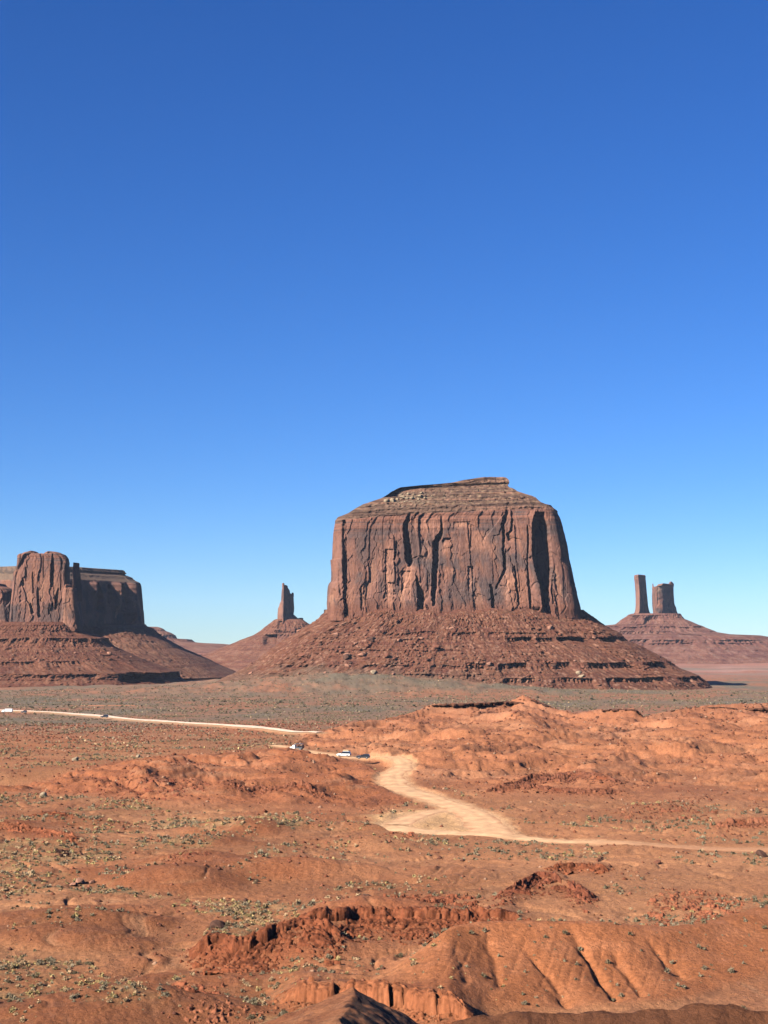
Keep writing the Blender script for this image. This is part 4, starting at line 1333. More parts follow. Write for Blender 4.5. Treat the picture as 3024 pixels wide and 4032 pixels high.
#@@ENDBUTTES
# ------------------------------------------------------------------ broken rock ledges and rubble
def rock_patch(name, label, u, Ys, q, faceh, wf, wb, dens, seed, colr, env, cell=0.9, group='broken rock outcrops', lip=True, amp=1.0, cat='rock ledge'):
    """blocky relief on the ground: u columns, Ys (rows, columns) distances, q lip distance per column"""
    Zb = np.zeros_like(Ys)
    U = np.broadcast_to(u[None, :], Ys.shape)
    zb0 = base_z(Ys)
    Xs = (U - CX) / F * (Ys * cp + zb0 * sp)
    H, m = terrain(Xs, Ys)
    t = Ys - q[None, :]
    ql = np.broadcast_to(q[None, :], Ys.shape)
    out = np.full(Ys.shape, -0.45)
    f1, f2, r1, r2 = cells(Xs / cell + 3.1 * n2(Xs / 3, Ys / 3), Ys / (cell * 1.1), seed=seed)
    g1, g2, s1, s2 = cells(Xs / (cell * 0.52), Ys / (cell * 0.55), seed=seed + 5)
    if lip:
        Hl, _ = terrain((u - CX) / F * (q * cp + base_z(q) * sp), q)
        Hl = np.broadcast_to(Hl[None, :], Ys.shape)
        a1, a2, c1, c2 = cells(Xs / (cell * 1.5), t * 0 + 2.2, seed=seed + 9)
        d1, d2, e1, e2 = cells(Xs / (cell * 4.2), t * 0 + 7.2, seed=seed + 15)
        edge = -(0.30 + 0.35 * c1 + 1.1 * e1 + 0.7 * c2 * (n2(Xs / 7, t * 0 + 5) + 0.5)) * faceh
        slab = np.where((t > edge) & (t < 2.2 + c1), Hl - H + 0.30 * c2 + 0.12 * s1 - 0.30 * sst(0.3, 2.4, t) - 0.15 * (a2 - a1 < 0.08) - 0.45 * (c1 < 0.28) - 0.5 * e2 * (e2 > 0.55) * faceh * 0.6 - 0.16 * np.floor(3 * np.clip(-(t - edge) / 0.9 + 1, 0, 1)) * faceh, -0.45)
        slab = np.where(slab > -0.3, slab * 1.0, slab)
        out = np.maximum(out, np.where(env > 0.30, slab, -0.45))
    dn = dens * env * sst(-0.55, 0.25, fbm(Xs / 4.5, Ys / 6, 3, seed=seed + 2)) * np.where(t < 0, np.exp(-((-t) / (wf * 0.62)) ** 2), np.exp(-(t / (wb * 0.5)) ** 2 * 2.0))
    big = np.where(r1 < dn * 0.85, (0.08 + 0.42 * r2 * amp) * cell * sst(0.60, 0.38, f1) + 0.35 * (Xs / cell - np.round(Xs / cell)) * 0.3, -0.45)
    sml = np.where(s1 < dn * 1.1, (0.04 + 0.22 * s2 * amp) * cell * sst(0.60, 0.38, g1), -0.45)
    out = np.maximum(out, np.maximum(big, sml))
    out = out + np.where(out > -0.3, fbm(Xs / 0.5, Ys / 0.5, 2, seed=seed) * 0.10, 0)
    Z = H + out
    C_ = np.zeros(Ys.shape + (3,))
    C_[:] = colr
    C_ = C_ * (0.65 + 0.6 * r2)[..., None]
    C_ = C_ * (1 - 0.35 * sst(0.1, 0.5, n2(Z / 0.28, Xs / 9 + seed)))[..., None]
    C_ = mixc(C_, np.array(colr) * 1.25 + (0.03, 0.02, 0.01), (s2 > 0.8) * 0.6)
    V = np.stack([Xs, Ys, Z], -1).reshape(-1, 3)
    f = grid_faces(*Ys.shape)[:, ::-1]
    keep = (out > -0.40).reshape(-1)[f].any(1)
    if keep.sum() < 4:
        return None
    V, f, C_ = compact(V, f[keep], C_.reshape(-1, 3))
    o = mesh_obj(name, V, f[:, ::-1], M_OUTCROP, C_)
    return tag(o, label, cat, group)


def ledge_rock(nm, label, faceh, wf, wb, dens, seed, colr=(0.225, 0.068, 0.030), cell=0.9, amp=1.0):
    lu, lY, lz, h, L, w = ledge_line(nm)
    Ym = float(lY.mean())
    du = 0.15 * F / Ym
    pad = (lu[-1] - lu[0]) * 0.10 + 20
    u = np.arange(lu[0] - pad, lu[-1] + pad, du)
    q = np.interp(u, lu, lY) + n2(u / 60.0, np.full(u.shape, 3.3 + lz)) * 1.0
    t = np.concatenate([np.arange(-wf, -4, 0.2), np.arange(-4, 1.5, 0.12), np.arange(1.5, wb, 0.25)])
    env = sst(lu[0] - pad, lu[0] + pad * 0.6, u) * sst(lu[-1] + pad, lu[-1] - pad * 0.6, u)
    return rock_patch('rock_ledge', label, u, q[None, :] + t[:, None], q, faceh, wf, wb, dens, seed, colr, env[None, :], cell, amp=amp)


ledge_rock('main', 'long dark red rock ledge in the middle foreground with rubble spilling below it', 0.95, 16, 3, 0.85, 1)
ledge_rock('left', 'jagged red rock ledge left of the long foreground ledge, casting black shadow', 1.0, 13, 3, 0.85, 2)
ledge_rock('wall', 'blocky orange rock wall at the bottom centre behind the dark spur', 1.15, 7, 2, 0.9, 3, (0.31, 0.105, 0.045), 0.9)
ledge_rock('knob', 'small dark stepped outcrop on the flat below the sandy turning place', 1.6, 14, 4, 0.8, 4, (0.22, 0.068, 0.035))
ledge_rock('slab', 'low thin red ledge just behind the small stepped outcrop', 0.8, 6, 2, 0.5, 5)
ledge_rock('edge', 'columned red rock ledge beside the track at the right edge', 1.4, 8, 3, 0.4, 6, (0.29, 0.105, 0.055), 1.3)
ledge_rock('dark', 'dark broken rock band on the right hillside, the upper of two', 1.5, 12, 4, 0.7, 7, (0.21, 0.075, 0.042), 1.2)
ledge_rock('low', 'dark broken rock band on the right hillside, the lower of two', 1.2, 9, 3, 0.55, 8, (0.22, 0.078, 0.042), 1.2)
ledge_rock('west', 'short red rock ledge among pale grass near the left edge', 1.2, 7, 2, 0.6, 9)
ledge_rock('bank', 'red eroded bank of rock at the left edge above the pale scrub flat', 1.2, 8, 2, 0.6, 10, (0.28, 0.09, 0.042))
ledge_rock('rim', 'dark rock rim across the front of the left red mounds', 1.2, 9, 3, 0.6, 11, (0.23, 0.08, 0.042), 1.1)


def rubble(label, pD, dens, seed, colr=(0.26, 0.082, 0.040), cell=0.8, amp=1.0, z=-39.8):
    """scattered blocks in an ellipse given by photo centre and half sizes"""
    x, y, sx, sy = pD
    c, a, b = at_z(x * S, y * S, z), at_z(x * S, (y - sy) * S, z), at_z(x * S, (y + sy) * S, z)
    Yc, hy = c[1], max(2.0, (a[1] - b[1]) / 2)
    u = np.arange((x - sx) * S, (x + sx) * S, 0.15 * F / Yc)
    t = np.arange(-hy, hy, 0.16)
    Ys = Yc + np.broadcast_to(t[:, None], (len(t), len(u))).copy()
    e = np.clip(1.15 - ((u / S - x) / sx)[None, :] ** 2 - (t / hy)[:, None] ** 2, 0, 1) * sst(-0.5, 0.25, fbm(u[None, :] / 40, Ys / 5, 3, seed=seed))
    return rock_patch('rock_rubble', label, u, Ys, np.full(u.shape, Yc), 1.0, 1e3, 1e3, dens, seed, colr, e, cell, lip=False, amp=amp, cat='rubble')


rubble('mound of broken red rubble heaped behind the long foreground ledge', (925, 1944, 135, 22), 0.85, 21, amp=1.5, z=-39)
rubble('red rubble scattered at the lower left below the jagged ledge', (415, 2136, 75, 30), 0.7, 22, z=-40.5)
rubble('orange rubble at the bottom edge left of the dark spur', (490, 2190, 110, 26), 0.55, 23, (0.31, 0.11, 0.055), z=-40)
rubble('broad patch of broken red blocks on the right beyond the smooth hump', (1500, 1950, 110, 44), 0.6, 24, (0.30, 0.10, 0.05), z=-39)
rubble('small pile of dark red blocks at the far right foot of the rubble patch', (1415, 1985, 34, 12), 0.6, 25, z=-38.5)
rubble('thin line of dark red stones just left of the sandy turning place', (862, 1800, 36, 6), 0.7, 26)
rubble('dark lump of rock on the pale flat near the left edge', (128, 1838, 27, 7), 1.0, 27, (0.045, 0.022, 0.016), 1.3, amp=0.7)
rubble('dark reddish stones on the bare slope at mid left foreground', (400, 1866, 60, 9), 0.6, 28, (0.20, 0.062, 0.034))
rubble('scattered dark stones on the right slope above the track', (1430, 1748, 120, 22), 0.18, 29, (0.24, 0.085, 0.045), 1.1)
rubble('scattered stones on the front of the left red mounds', (330, 1700, 160, 26), 0.16, 30, (0.24, 0.075, 0.04), 1.1)


# ------------------------------------------------------------------ overhanging cap ledges on the red ridge crest
def cap_ledge(label, pts, back, thick, seed, colr):
    """a hard rock slab along the crest, its lip undercut"""
    P = np.array([at(a * S, b * S, Y) for a, b, Y in pts])
    P = spline(P, 40)
    n = len(P)
    i = np.arange(n)
    jag = (cells(P[:, 0] / 3.4, P[:, 0] * 0 + seed, seed=seed)[2] - 0.5) * 3.0 + n2(i / 9.0, i * 0 + seed) * 1.2
    th = thick * (0.75 + 0.5 * cells(P[:, 0] / 4.2, P[:, 0] * 0 + seed, seed=seed + 2)[2])
    e = np.minimum(sst(0, 25, i), sst(n - 1, n - 26, i))
    prof = [(back, -0.6, 0), (back * 0.5, 0.15, 0), (0.3, 0.10, 0.3), (-0.5, 0.0, 1), (-0.5, -1.0, 1), (1.4, -1.0, 0.8), (1.9, -1.55, 0.4), (1.2, -2.2, 0.4)]
    X = np.zeros((n, len(prof)))
    Yy, Z = X.copy(), X.copy()
    for k, (dy, dz, j) in enumerate(prof):
        X[:, k] = P[:, 0]
        Yy[:, k] = P[:, 1] + dy + jag * j
        Z[:, k] = P[:, 2] + (dz * th if dz < 0 else dz) * (0.3 + 0.7 * e) + n2(i / 5.0, i * 0 + k * 0.7) * 0.15 - (1 - e) * 0.5
    V = np.stack([X, Yy, Z], -1).reshape(-1, 3)
    C_ = np.zeros((n, len(prof), 3))
    C_[:] = colr
    C_ *= (0.8 + 0.4 * cells(P[:, 0] / 3.4, P[:, 0] * 0 + seed, seed=seed)[3])[:, None, None]
    f = grid_faces(n, len(prof))
    a, b, c = V[f[20 * 7 + 3, 0]], V[f[20 * 7 + 3, 1]], V[f[20 * 7 + 3, 3]]
    if np.cross(b - a, c - a)[1] > 0:
        f = f[:, ::-1]
    tag(mesh_obj('rock_ledge', V, f, M_OUTCROP, C_.reshape(-1, 3)), label, 'rock ledge', 'broken rock outcrops')


cap_ledge('dark overhanging ledge along the crest left of the pointed knoll', [(932, 1521, 833), (1000, 1520.5, 842), (1060, 1518, 852), (1100, 1516, 862), (1150, 1518, 862)], 5, 1.5, 3, (0.15, 0.062, 0.036))
cap_ledge('dark overhanging ledge descending the crest right of the pointed knoll', [(1140, 1508, 866), (1170, 1519, 860), (1205, 1533, 855)], 3, 1.5, 4, (0.07, 0.032, 0.024))
cap_ledge('long dark ledge along the red ridge crest at the right edge', [(1450, 1534, 845), (1500, 1528.5, 858), (1560, 1528, 862), (1610, 1531, 866), (1670, 1529, 870), (1740, 1530, 870)], 5, 1.4, 5, (0.15, 0.064, 0.038))
cap_ledge('small dark ledge on the middle knoll of the red ridge', [(1300, 1533, 833), (1340, 1532, 833), (1372, 1533, 830), (1388, 1543, 828)], 3, 1.0, 6, (0.12, 0.05, 0.032))


# ------------------------------------------------------------------ boulders
def boulder_mesh(seed, col):
    rnd = np.random.default_rng(seed)
    bm_pts = rnd.normal(size=(26, 3))
    bm_pts /= np.linalg.norm(bm_pts, axis=1)[:, None]
    bm_pts = np.sign(bm_pts) * np.abs(bm_pts) ** 0.75 * np.array([0.62, 0.5, 0.46]) * rnd.uniform(0.85, 1.1, (26, 1))
    import bmesh
    bm = bmesh.new()
    for p in bm_pts:
        bm.verts.new(p)
    bmesh.ops.convex_hull(bm, input=bm.verts)
    loose = [v for v in bm.verts if not v.link_faces]
    bmesh.ops.delete(bm, geom=loose, context='VERTS')
    bmesh.ops.bevel(bm, geom=list(bm.edges), offset=0.04, segments=1, affect='EDGES')
    bmesh.ops.triangulate(bm, faces=bm.faces)
    me = bpy.data.meshes.new('boulder')
    bm.to_mesh(me)
    bm.free()
    a = me.color_attributes.new('Col', 'FLOAT_COLOR', 'POINT')
    c = np.ones((len(me.vertices), 4), np.float32)
    c[:, :3] = np.array(col) * rnd.uniform(0.85, 1.1, (len(me.vertices), 1))
    a.data.foreach_set('color', c.ravel())
    me.materials.append(M_BOULDER)
    return me


BM = {'pink': [boulder_mesh(k, (0.42, 0.205, 0.135)) for k in range(3)], 'red': [boulder_mesh(k + 10, (0.25, 0.10, 0.062)) for k in range(4)],
      'tan': [boulder_mesh(k + 20, (0.46, 0.34, 0.22)) for k in range(3)], 'dark': [boulder_mesh(k + 30, (0.13, 0.065, 0.045)) for k in range(3)]}
rb = random.Random(5)


def boulder(kind, p, size, label, group, flat=0.8):
    o = bpy.data.objects.new('boulder', rb.choice(BM[kind]))
    COL.objects.link(o)
    o.scale = (size * rb.uniform(0.8, 1.25), size * rb.uniform(0.8, 1.2), size * flat * rb.uniform(0.8, 1.2))
    o.location = (p[0], p[1], p[2] + size * flat * 0.18)
    o.rotation_euler = (rb.uniform(-0.35, 0.35), rb.uniform(-0.35, 0.35), rb.uniform(0, 6.28))
    return tag(o, label, 'boulder', group)


def surf_points(T):
    X, Yy, Z, u, NY = T
    dep = Yy * cp + Z * sp
    pu, pv = CX + F * X / dep, CY - F * (Z * cp - Yy * sp) / dep
    ok = (NY < -0.15) & (pu > -60) & (pu < 3090)
    return np.column_stack([X[ok], Yy[ok], Z[ok], pu[ok], pv[ok]])


SB, SL = surf_points(BIG_T), surf_points(LOW_T)


def pick(SP, u, v):
    return SP[np.argmin((SP[:, 3] - u) ** 2 + (SP[:, 4] - v) ** 2)]


for u_, v_, sz, kd, lb in ((1321, 2503, 8.5, 'pink', 'large pale leaning slab high on the left scree of the big butte'),
                           (1365, 2581, 9.0, 'pink', 'big pinkish block on the left scree of the big butte, left of a similar one'),
                           (1421, 2583, 10.0, 'pink', 'largest pinkish block on the left scree of the big butte'),
                           (987, 2655, 7.0, 'pink', 'pale boulder low at the far left foot of the big butte'),
                           (2277, 2652, 6.5, 'tan', 'pale boulder on the lowest ledge of the big butte, upper of a pair'),
                           (2290, 2664, 6.0, 'tan', 'pale boulder on the lowest ledge of the big butte, lower of a pair'),
                           (1470, 2650, 8.0, 'tan', 'grey tan block at the green foot of the big butte'),
                           (2168, 2474, 8.0, 'pink', 'pinkish block high on the right scree of the big butte')):
    boulder(kd, pick(SB, u_, v_), sz, lb, 'boulders on the big butte')
for k in range(175):
    if k < 100:
        u_, v_ = rb.gauss(1430, 190), rb.gauss(2575, 48)
    else:
        u_, v_ = rb.uniform(1300, 2350), rb.uniform(2470, 2680)
    p = pick(SB, u_, v_)
    kd = rb.choice(['pink', 'red', 'red', 'red', 'dark'])
    sz = min(9.5, 2.6 + rb.expovariate(1 / 2.0))
    boulder(kd, p, sz, {'pink': 'pale pinkish boulder strewn on the scree slope of the big butte', 'red': 'reddish boulder strewn on the scree slope of the big butte',
                        'dark': 'dark brown boulder strewn on the scree slope of the big butte'}[kd], 'boulders on the big butte')
for k in range(55):
    u_, v_ = rb.gauss(240, 130), rb.gauss(2590, 36)
    if u_ < -20:
        continue
    kd = rb.choice(['pink', 'red', 'red', 'dark'])
    boulder(kd, pick(SL, u_, v_), min(7.5, 2.2 + rb.expovariate(1 / 1.6)), {'pink': 'pale boulder lying on the scree of the left tower butte', 'red': 'red boulder lying on the scree of the left tower butte',
                                                                       'dark': 'dark boulder lying on the scree of the left tower butte'}[kd], 'boulders on the left butte')
capo = next(o for o in big.children if o.name.startswith('cap_rock'))
cv = np.empty(len(capo.data.vertices) * 3, np.float32)
capo.data.vertices.foreach_get('co', cv)
cv = cv.reshape(-1, 3).astype(float)
cu, cv2 = project(cv[:, 0], cv[:, 1], cv[:, 2])
CAPS = np.column_stack([cv, cu, cv2])[cv[:, 1] < BY]
for k, (x, y, sz) in enumerate(((410, 188, 9), (448, 188, 10), (475, 178, 6), (505, 165, 7), (530, 172, 6), (560, 170, 7), (575, 150, 5), (612, 160, 8), (620, 140, 6), (640, 172, 5), (540, 145, 6), (495, 150, 5), (600, 178, 5), (680, 160, 4), (520, 190, 4))):
    a0, b0 = Z1(x, y)
    boulder('tan', pick(CAPS, a0, b0), sz * 0.8, 'cream boulder on the upper left shoulder of the big butte' if k > 1 else ('leftmost cream boulder of the patch on top of the big butte', 'second cream boulder from the left on top of the big butte')[k], 'cream boulders on the summit')


def on_ground(u, v):
    z = -40.0
    for _ in range(14):
        p = at_z(u, v, z)
        g = float(ground_z(p[0], p[1])[0][0])
        z = 0.6 * z + 0.4 * g
    return np.array([p[0], p[1], g])


for u_, v_, sz, kd, lb in ((290, 3488, 1.1, 'pink', 'low pale stone on the bare slope at left, left one of three'), (313, 3478, 1.5, 'pink', 'upright pale stone on the bare slope at left, middle one of three'), (362, 3478, 1.1, 'pink', 'small pale stone on the bare slope at left, right one of three'),
                           (297, 2994, 2.4, 'tan', 'whitish stone on the scrub plain above the left mounds'), (170, 3133, 1.8, 'tan', 'whitish stone beside the left mounds near the left edge'), (545, 2983, 2.0, 'tan', 'small white stone on the crest of the left mounds'),
                           (858, 3652, 2.2, 'dark', 'dark knob of rock standing on the jagged left ledge'), (1445, 3541, 1.6, 'dark', 'dark rounded rock just left of the rubble mound'), (970, 3550, 0.9, 'dark', 'small dark stone on the flat above the jagged ledge'),
                           (1210, 3866, 0.7, 'red', 'small red stone above the orange rock wall'), (2050, 2797, 2.5, 'tan', 'white stone on the slope below the pointed knoll'), (2446, 2830, 2.6, 'tan', 'white stone below the middle knoll of the red ridge'), (2800, 2814, 2.6, 'tan', 'white stone under the right end of the crest ledge'),
                           (2588, 3400, 1.2, 'red', 'red rock on the flat below the track at right'), (3000, 3372, 2.2, 'dark', 'dark rock at the right edge below the track')):
    boulder(kd, on_ground(u_, v_), sz, lb, 'loose stones on the desert floor')


# ------------------------------------------------------------------ shrubs
M_LEAF = bpy.data.materials.new('shrub_leaf')
M_LEAF.use_nodes = True
_n, _l = M_LEAF.node_tree.nodes, M_LEAF.node_tree.links
_b = _n['Principled BSDF']
_b.inputs['Roughness'].default_value = 0.9
_b.inputs['Specular IOR Level'].default_value = 0.1
_a = _n.new('ShaderNodeAttribute')
_a.attribute_name = 'Col'
_l.new(_a.outputs['Color'], _b.inputs['Base Color'])


def shrub_shape(seed, n, leaf, tall=0.62):
    """n leaf triangles through a ragged dome one metre across"""
    r = np.random.default_rng(seed)
    d = r.normal(size=(n, 3))
    d[:, 2] = np.abs(d[:, 2]) * 0.9 + 0.05
    d /= np.linalg.norm(d, axis=1)[:, None]
    az = np.arctan2(d[:, 1], d[:, 0])
    lob = 0.78 + 0.30 * np.sin(az * 3 + seed) * np.cos(d[:, 2] * 4 + seed * 2) + 0.12 * np.sin(az * 7 + seed)
    rad = r.uniform(0.35, 1.0, n) ** 0.6 * lob
    c = d * rad[:, None] * np.array([0.5, 0.5, tall])
    a = r.normal(size=(n, 3))
    a /= np.linalg.norm(a, axis=1)[:, None]
    b = np.cross(a, r.normal(size=(n, 3)))
    b /= np.linalg.norm(b, axis=1)[:, None]
    s = leaf * r.uniform(0.6, 1.3, n)[:, None]
    T = np.stack([c + a * s, c - a * s * 0.6 + b * s * 0.8, c - a * s * 0.6 - b * s * 0.8], 1)
    T[..., 2] = np.maximum(T[..., 2], -0.05)
    sh = r.uniform(0.65, 1.3, n)
    return T.reshape(-1, 3), np.repeat(sh, 3)


KINDS = {'sage': (0.195, 0.152, 0.095), 'green': (0.135, 0.106, 0.062), 'yellow': (0.34, 0.245, 0.105), 'straw': (0.33, 0.215, 0.118), 'dark': (0.050, 0.048, 0.032)}
NEAR_SH = [shrub_shape(k + 1, 130, 0.10) for k in range(4)]
MID_SH = [shrub_shape(k + 11, 34, 0.19) for k in range(5)]
FAR_SH = [shrub_shape(k + 31, 12, 0.32) for k in range(5)]


def shrub_mesh(kind, k):
    v, sh = NEAR_SH[k]
    me_o = mesh_obj('shrub', v, np.arange(len(v)).reshape(-1, 3), M_LEAF, np.array(KINDS[kind])[None, :] * sh[:, None])
    me = me_o.data
    bpy.data.objects.remove(me_o, do_unlink=True)
    return me


SHM = {(kd, k): shrub_mesh(kd, k) for kd in KINDS for k in range(4)}
rs = np.random.default_rng(99)


def scatter(n, r0, r1, power=1.0):
    a = np.radians(rs.uniform(-14.3, 14.3, n))
    r = np.sqrt(rs.uniform(r0 * r0, r1 * r1, n))
    return r * np.sin(a), r * np.cos(a)


PX, PY_, PZ, PS, PK = [], [], [], [], []


def sow(n, r0, r1, smin, smax, thr, far=False):
    x, y = scatter(n, r0, r1)
    z, m = ground_z(x, y)
    dn = scrub_density(x, y, m)
    ok = (rs.random(n) < sst(thr, thr + 0.5, dn)) & (m['cut'] < 0.05) & (m['spur'] < 0.3) & (m['brush'] < 0.3)
    extra = (m['hump'] > 0.4) & (rs.random(n) < 0.10) & (m['cut'] < 0.05)
    ok = ok | extra
    x, y, z = x[ok], y[ok], z[ok]
    s = smin + (smax - smin) * rs.random(len(x)) ** 2.2
    uD = m['uD'][ok]
    rr_ = np.hypot(x, y)
    w = rs.random(len(x))
    left = uD < 1000
    gz_ = fbm(x / 25, y / 25, 3, seed=50)
    if far:
        k = np.where(w < 0.58, 0, np.where(w < 0.88, 3, np.where(w < 0.97, 1, 4)))
        k = np.where((k == 3) & (rr_ > 900) & (rs.random(len(x)) < 0.85), 1, k)
    else:
        py_ = np.where(left, 0.42, 0.12) + np.clip(gz_, -0.2, 0.3)
        k = np.where(w < py_ * 0.45, 2, np.where(w < py_, 3, np.where(w < py_ + (1 - py_) * 0.62, 0, 1)))
    PX.append(x), PY_.append(y), PZ.append(z), PS.append(s), PK.append(k)


sow(20000, 148, 300, 0.25, 1.15, 0.24)
sow(20000, 300, 450, 0.3, 1.25, 0.24)
sow(17000, 450, 700, 0.4, 1.4, 0.30)
sow(26000, 600, 1150, 0.5, 1.6, 0.34, True)
sow(22000, 1150, 2120, 0.9, 2.4, 0.28, True)
PX, PY_, PZ, PS, PK = [np.concatenate(a) for a in (PX, PY_, PZ, PS, PK)]
pr = np.hypot(PX, PY_)
big_ = np.argsort(-(PS / pr))
KN = ['sage', 'green', 'yellow', 'straw', 'dark']
DESC = {'sage': 'grey green sagebrush clump', 'green': 'dark green shrub', 'yellow': 'yellow flowering brush clump', 'straw': 'straw coloured dry grass tuft', 'dark': 'dark bush'}
ind = big_[:290]
for i in ind:
    kd = KN[PK[i]]
    o = bpy.data.objects.new('shrub', SHM[(kd, int(rs.integers(4)))])
    COL.objects.link(o)
    o.location = (PX[i], PY_[i], PZ[i] - 0.03)
    o.rotation_euler = (0, 0, float(rs.uniform(0, 6.28)))
    o.scale = (PS[i], PS[i], PS[i] * float(rs.uniform(0.8, 1.1)))
    ui = uo(PX[i], PY_[i], PZ[i]) / S
    zone = 'at the left edge' if ui < 250 else ('left of the rock ledges' if ui < 620 else ('in the middle foreground' if ui < 1000 else ('on the hump or flat at right' if ui < 1400 else 'near the right edge')))
    tag(o, DESC[kd] + ' growing on red sand ' + zone, 'shrub', 'desert shrubs in the foreground')
rest = big_[290:]


def merge(idx, shapes, name):
    Vs, Cs = [], []
    pick_ = rs.integers(len(shapes), size=len(idx))
    rot = rs.uniform(0, 6.28, len(idx))
    colr = np.array([KINDS[k] for k in KN])
    for q, (v, sh) in enumerate(shapes):
        j = idx[pick_ == q]
        c, s_ = np.cos(rot[pick_ == q])[:, None], np.sin(rot[pick_ == q])[:, None]
        sc = PS[j][:, None]
        X = (v[None, :, 0] * c - v[None, :, 1] * s_) * sc + PX[j][:, None]
        Yy = (v[None, :, 0] * s_ + v[None, :, 1] * c) * sc + PY_[j][:, None]
        Z = v[None, :, 2] * sc * 0.95 + PZ[j][:, None] - 0.03
        Vs.append(np.stack([X, Yy, Z], -1).reshape(-1, 3))
        Cs.append((colr[PK[j]][:, None, :] * (sh[None, :, None] * rs.uniform(0.8, 1.2, (len(j), 1, 1)))).reshape(-1, 3))
    V = np.vstack(Vs)
    tag(mesh_obj(name, V, np.arange(len(V)).reshape(-1, 3), M_LEAF, np.vstack(Cs)), 'low desert scrub scattered over the sand and the far plain', 'scrub', None, 'stuff')


# loose stones everywhere on the bare ground
gx_, gy_ = scatter(34000, 148, 950)
gz_, gm_ = ground_z(gx_, gy_)
gk = (gm_['cut'] < 0.05) & (rs.random(len(gx_)) < 0.25 + 0.75 * sst(0.0, 0.4, fbm(gx_ / 18, gy_ / 26, 3, seed=71))) & (gm_['hump'] < 0.3)
gx_, gy_, gz_ = gx_[gk], gy_[gk], gz_[gk]
gs_ = (0.12 + 0.35 * rs.random(len(gx_)) ** 3) * (0.6 + np.hypot(gx_, gy_) / 500)
oc = np.array([(1, 0, 0), (0, 1, 0), (-1, 0, 0), (0, -1, 0), (0, 0, 0.8), (0, 0, -0.5)], float)
of = np.array([(0, 1, 4), (1, 2, 4), (2, 3, 4), (3, 0, 4), (1, 0, 5), (2, 1, 5), (3, 2, 5), (0, 3, 5)])
jit_ = 1 + rs.uniform(-0.35, 0.35, (len(gx_), 6, 3))
gvv = oc[None] * jit_ * gs_[:, None, None] + np.stack([gx_, gy_, gz_], -1)[:, None, :]
gcl = np.array([(0.22, 0.075, 0.04), (0.30, 0.11, 0.06), (0.14, 0.055, 0.035), (0.42, 0.24, 0.15)])[rs.choice(4, len(gx_), p=[0.4, 0.25, 0.25, 0.10])]
gff = (of[None] + 6 * np.arange(len(gx_))[:, None, None]).reshape(-1, 3)
tag(mesh_obj('gravel', gvv.reshape(-1, 3), gff, M_OUTCROP, np.repeat(gcl, 6, 0)), 'loose red stones strewn over the bare ground', 'gravel', None, 'stuff')

nr_ = rest[pr[rest] < 620]
fr_ = rest[pr[rest] >= 620]
merge(nr_, MID_SH, 'scrub')
merge(fr_, FAR_SH, 'scrub')

# dark bushes in a loose line on the plain
for k in range(95):
    if k < 60:
        u_, v_ = rb.uniform(0, 1850), rb.gauss(2765, 13)
    elif k < 80:
        u_, v_ = rb.uniform(2100, 3000), rb.gauss(2750, 14)
    else:
        u_, v_ = rb.uniform(0, 1100), rb.gauss(2850, 45)
    p = on_ground(u_, v_) if v_ > 2830 else at_z(u_, v_, -57.0)
    z_, m_ = ground_z(p[0], p[1])
    if m_['red'][0] > 0.2 or m_['cut'][0] > 0.02 or p[1] > 2050:
        continue
    s_ = rb.uniform(1.8, 3.8) * p[1] / 1500
    o = bpy.data.objects.new('bush', SHM[('dark' if rb.random() < 0.6 else 'green', rb.randrange(4))])
    COL.objects.link(o)
    o.location = (p[0], p[1], z_[0] - 0.05)
    o.scale = (s_ * rb.uniform(1, 1.5), s_, s_ * rb.uniform(0.8, 1.15))
    o.rotation_euler = (0, 0, rb.uniform(0, 6.28))
    tag(o, 'dark green bush standing out on the grey green plain', 'bush', 'dark bushes on the plain')
p = on_ground(2648, 2795)
z_, _ = ground_z(p[0], p[1])
o = bpy.data.objects.new('bush', SHM[('green', 1)])
COL.objects.link(o)
pz = at(2648, 2800, 1000)
o.location = (pz[0], pz[1], float(ground_z(pz[0], pz[1])[0][0]))
o.scale = (4.6, 4.6, 5.5)
tag(o, 'tallest green bush just behind the notch in the red ridge', 'bush', 'dark bushes on the plain')


# ------------------------------------------------------------------ vehicles
M_WHITE = plain_material('white_paint', (0.66, 0.66, 0.63), 0.35, noise=0.06)
M_BLACK = plain_material('dark_paint', (0.030, 0.032, 0.038), 0.3, noise=0.2)
M_GREYC = plain_material('charcoal_paint', (0.055, 0.058, 0.065), 0.35, noise=0.2)
M_GLASS = plain_material('tinted_glass', (0.015, 0.018, 0.022), 0.08, spec=0.5)
M_TYRE = plain_material('tyre_rubber', (0.018, 0.017, 0.016), 0.85, noise=0.3)
M_RIM = plain_material('wheel_rim', (0.35, 0.35, 0.36), 0.4, 0.7)
M_TAN = plain_material('tan_canvas', (0.52, 0.36, 0.20), 0.9, noise=0.15)
M_LAMP = plain_material('lamp_lens', (0.75, 0.75, 0.70), 0.15)
M_RED = plain_material('tail_lens', (0.35, 0.02, 0.015), 0.2)


def extr(prof, w0, w1=None, bevel=0.0):
    """side profile (x, z, narrowing 0..1) extruded across y"""
    import bmesh
    bm = bmesh.new()
    L_, R__ = [], []
    for p in prof:
        hw = w0 if w1 is None or len(p) < 3 else w0 + (w1 - w0) * p[2]
        L_.append(bm.verts.new((p[0], hw, p[1])))
        R__.append(bm.verts.new((p[0], -hw, p[1])))
    n = len(prof)
    for i in range(n):
        j = (i + 1) % n
        bm.faces.new((L_[i], L_[j], R__[j], R__[i]))
    bm.faces.new(L_[::-1])
    bm.faces.new(R__)
    bmesh.ops.recalc_face_normals(bm, faces=bm.faces)
    if bevel:
        bmesh.ops.bevel(bm, geom=list(bm.edges), offset=bevel, segments=2, affect='EDGES', clamp_overlap=True)
    return bm


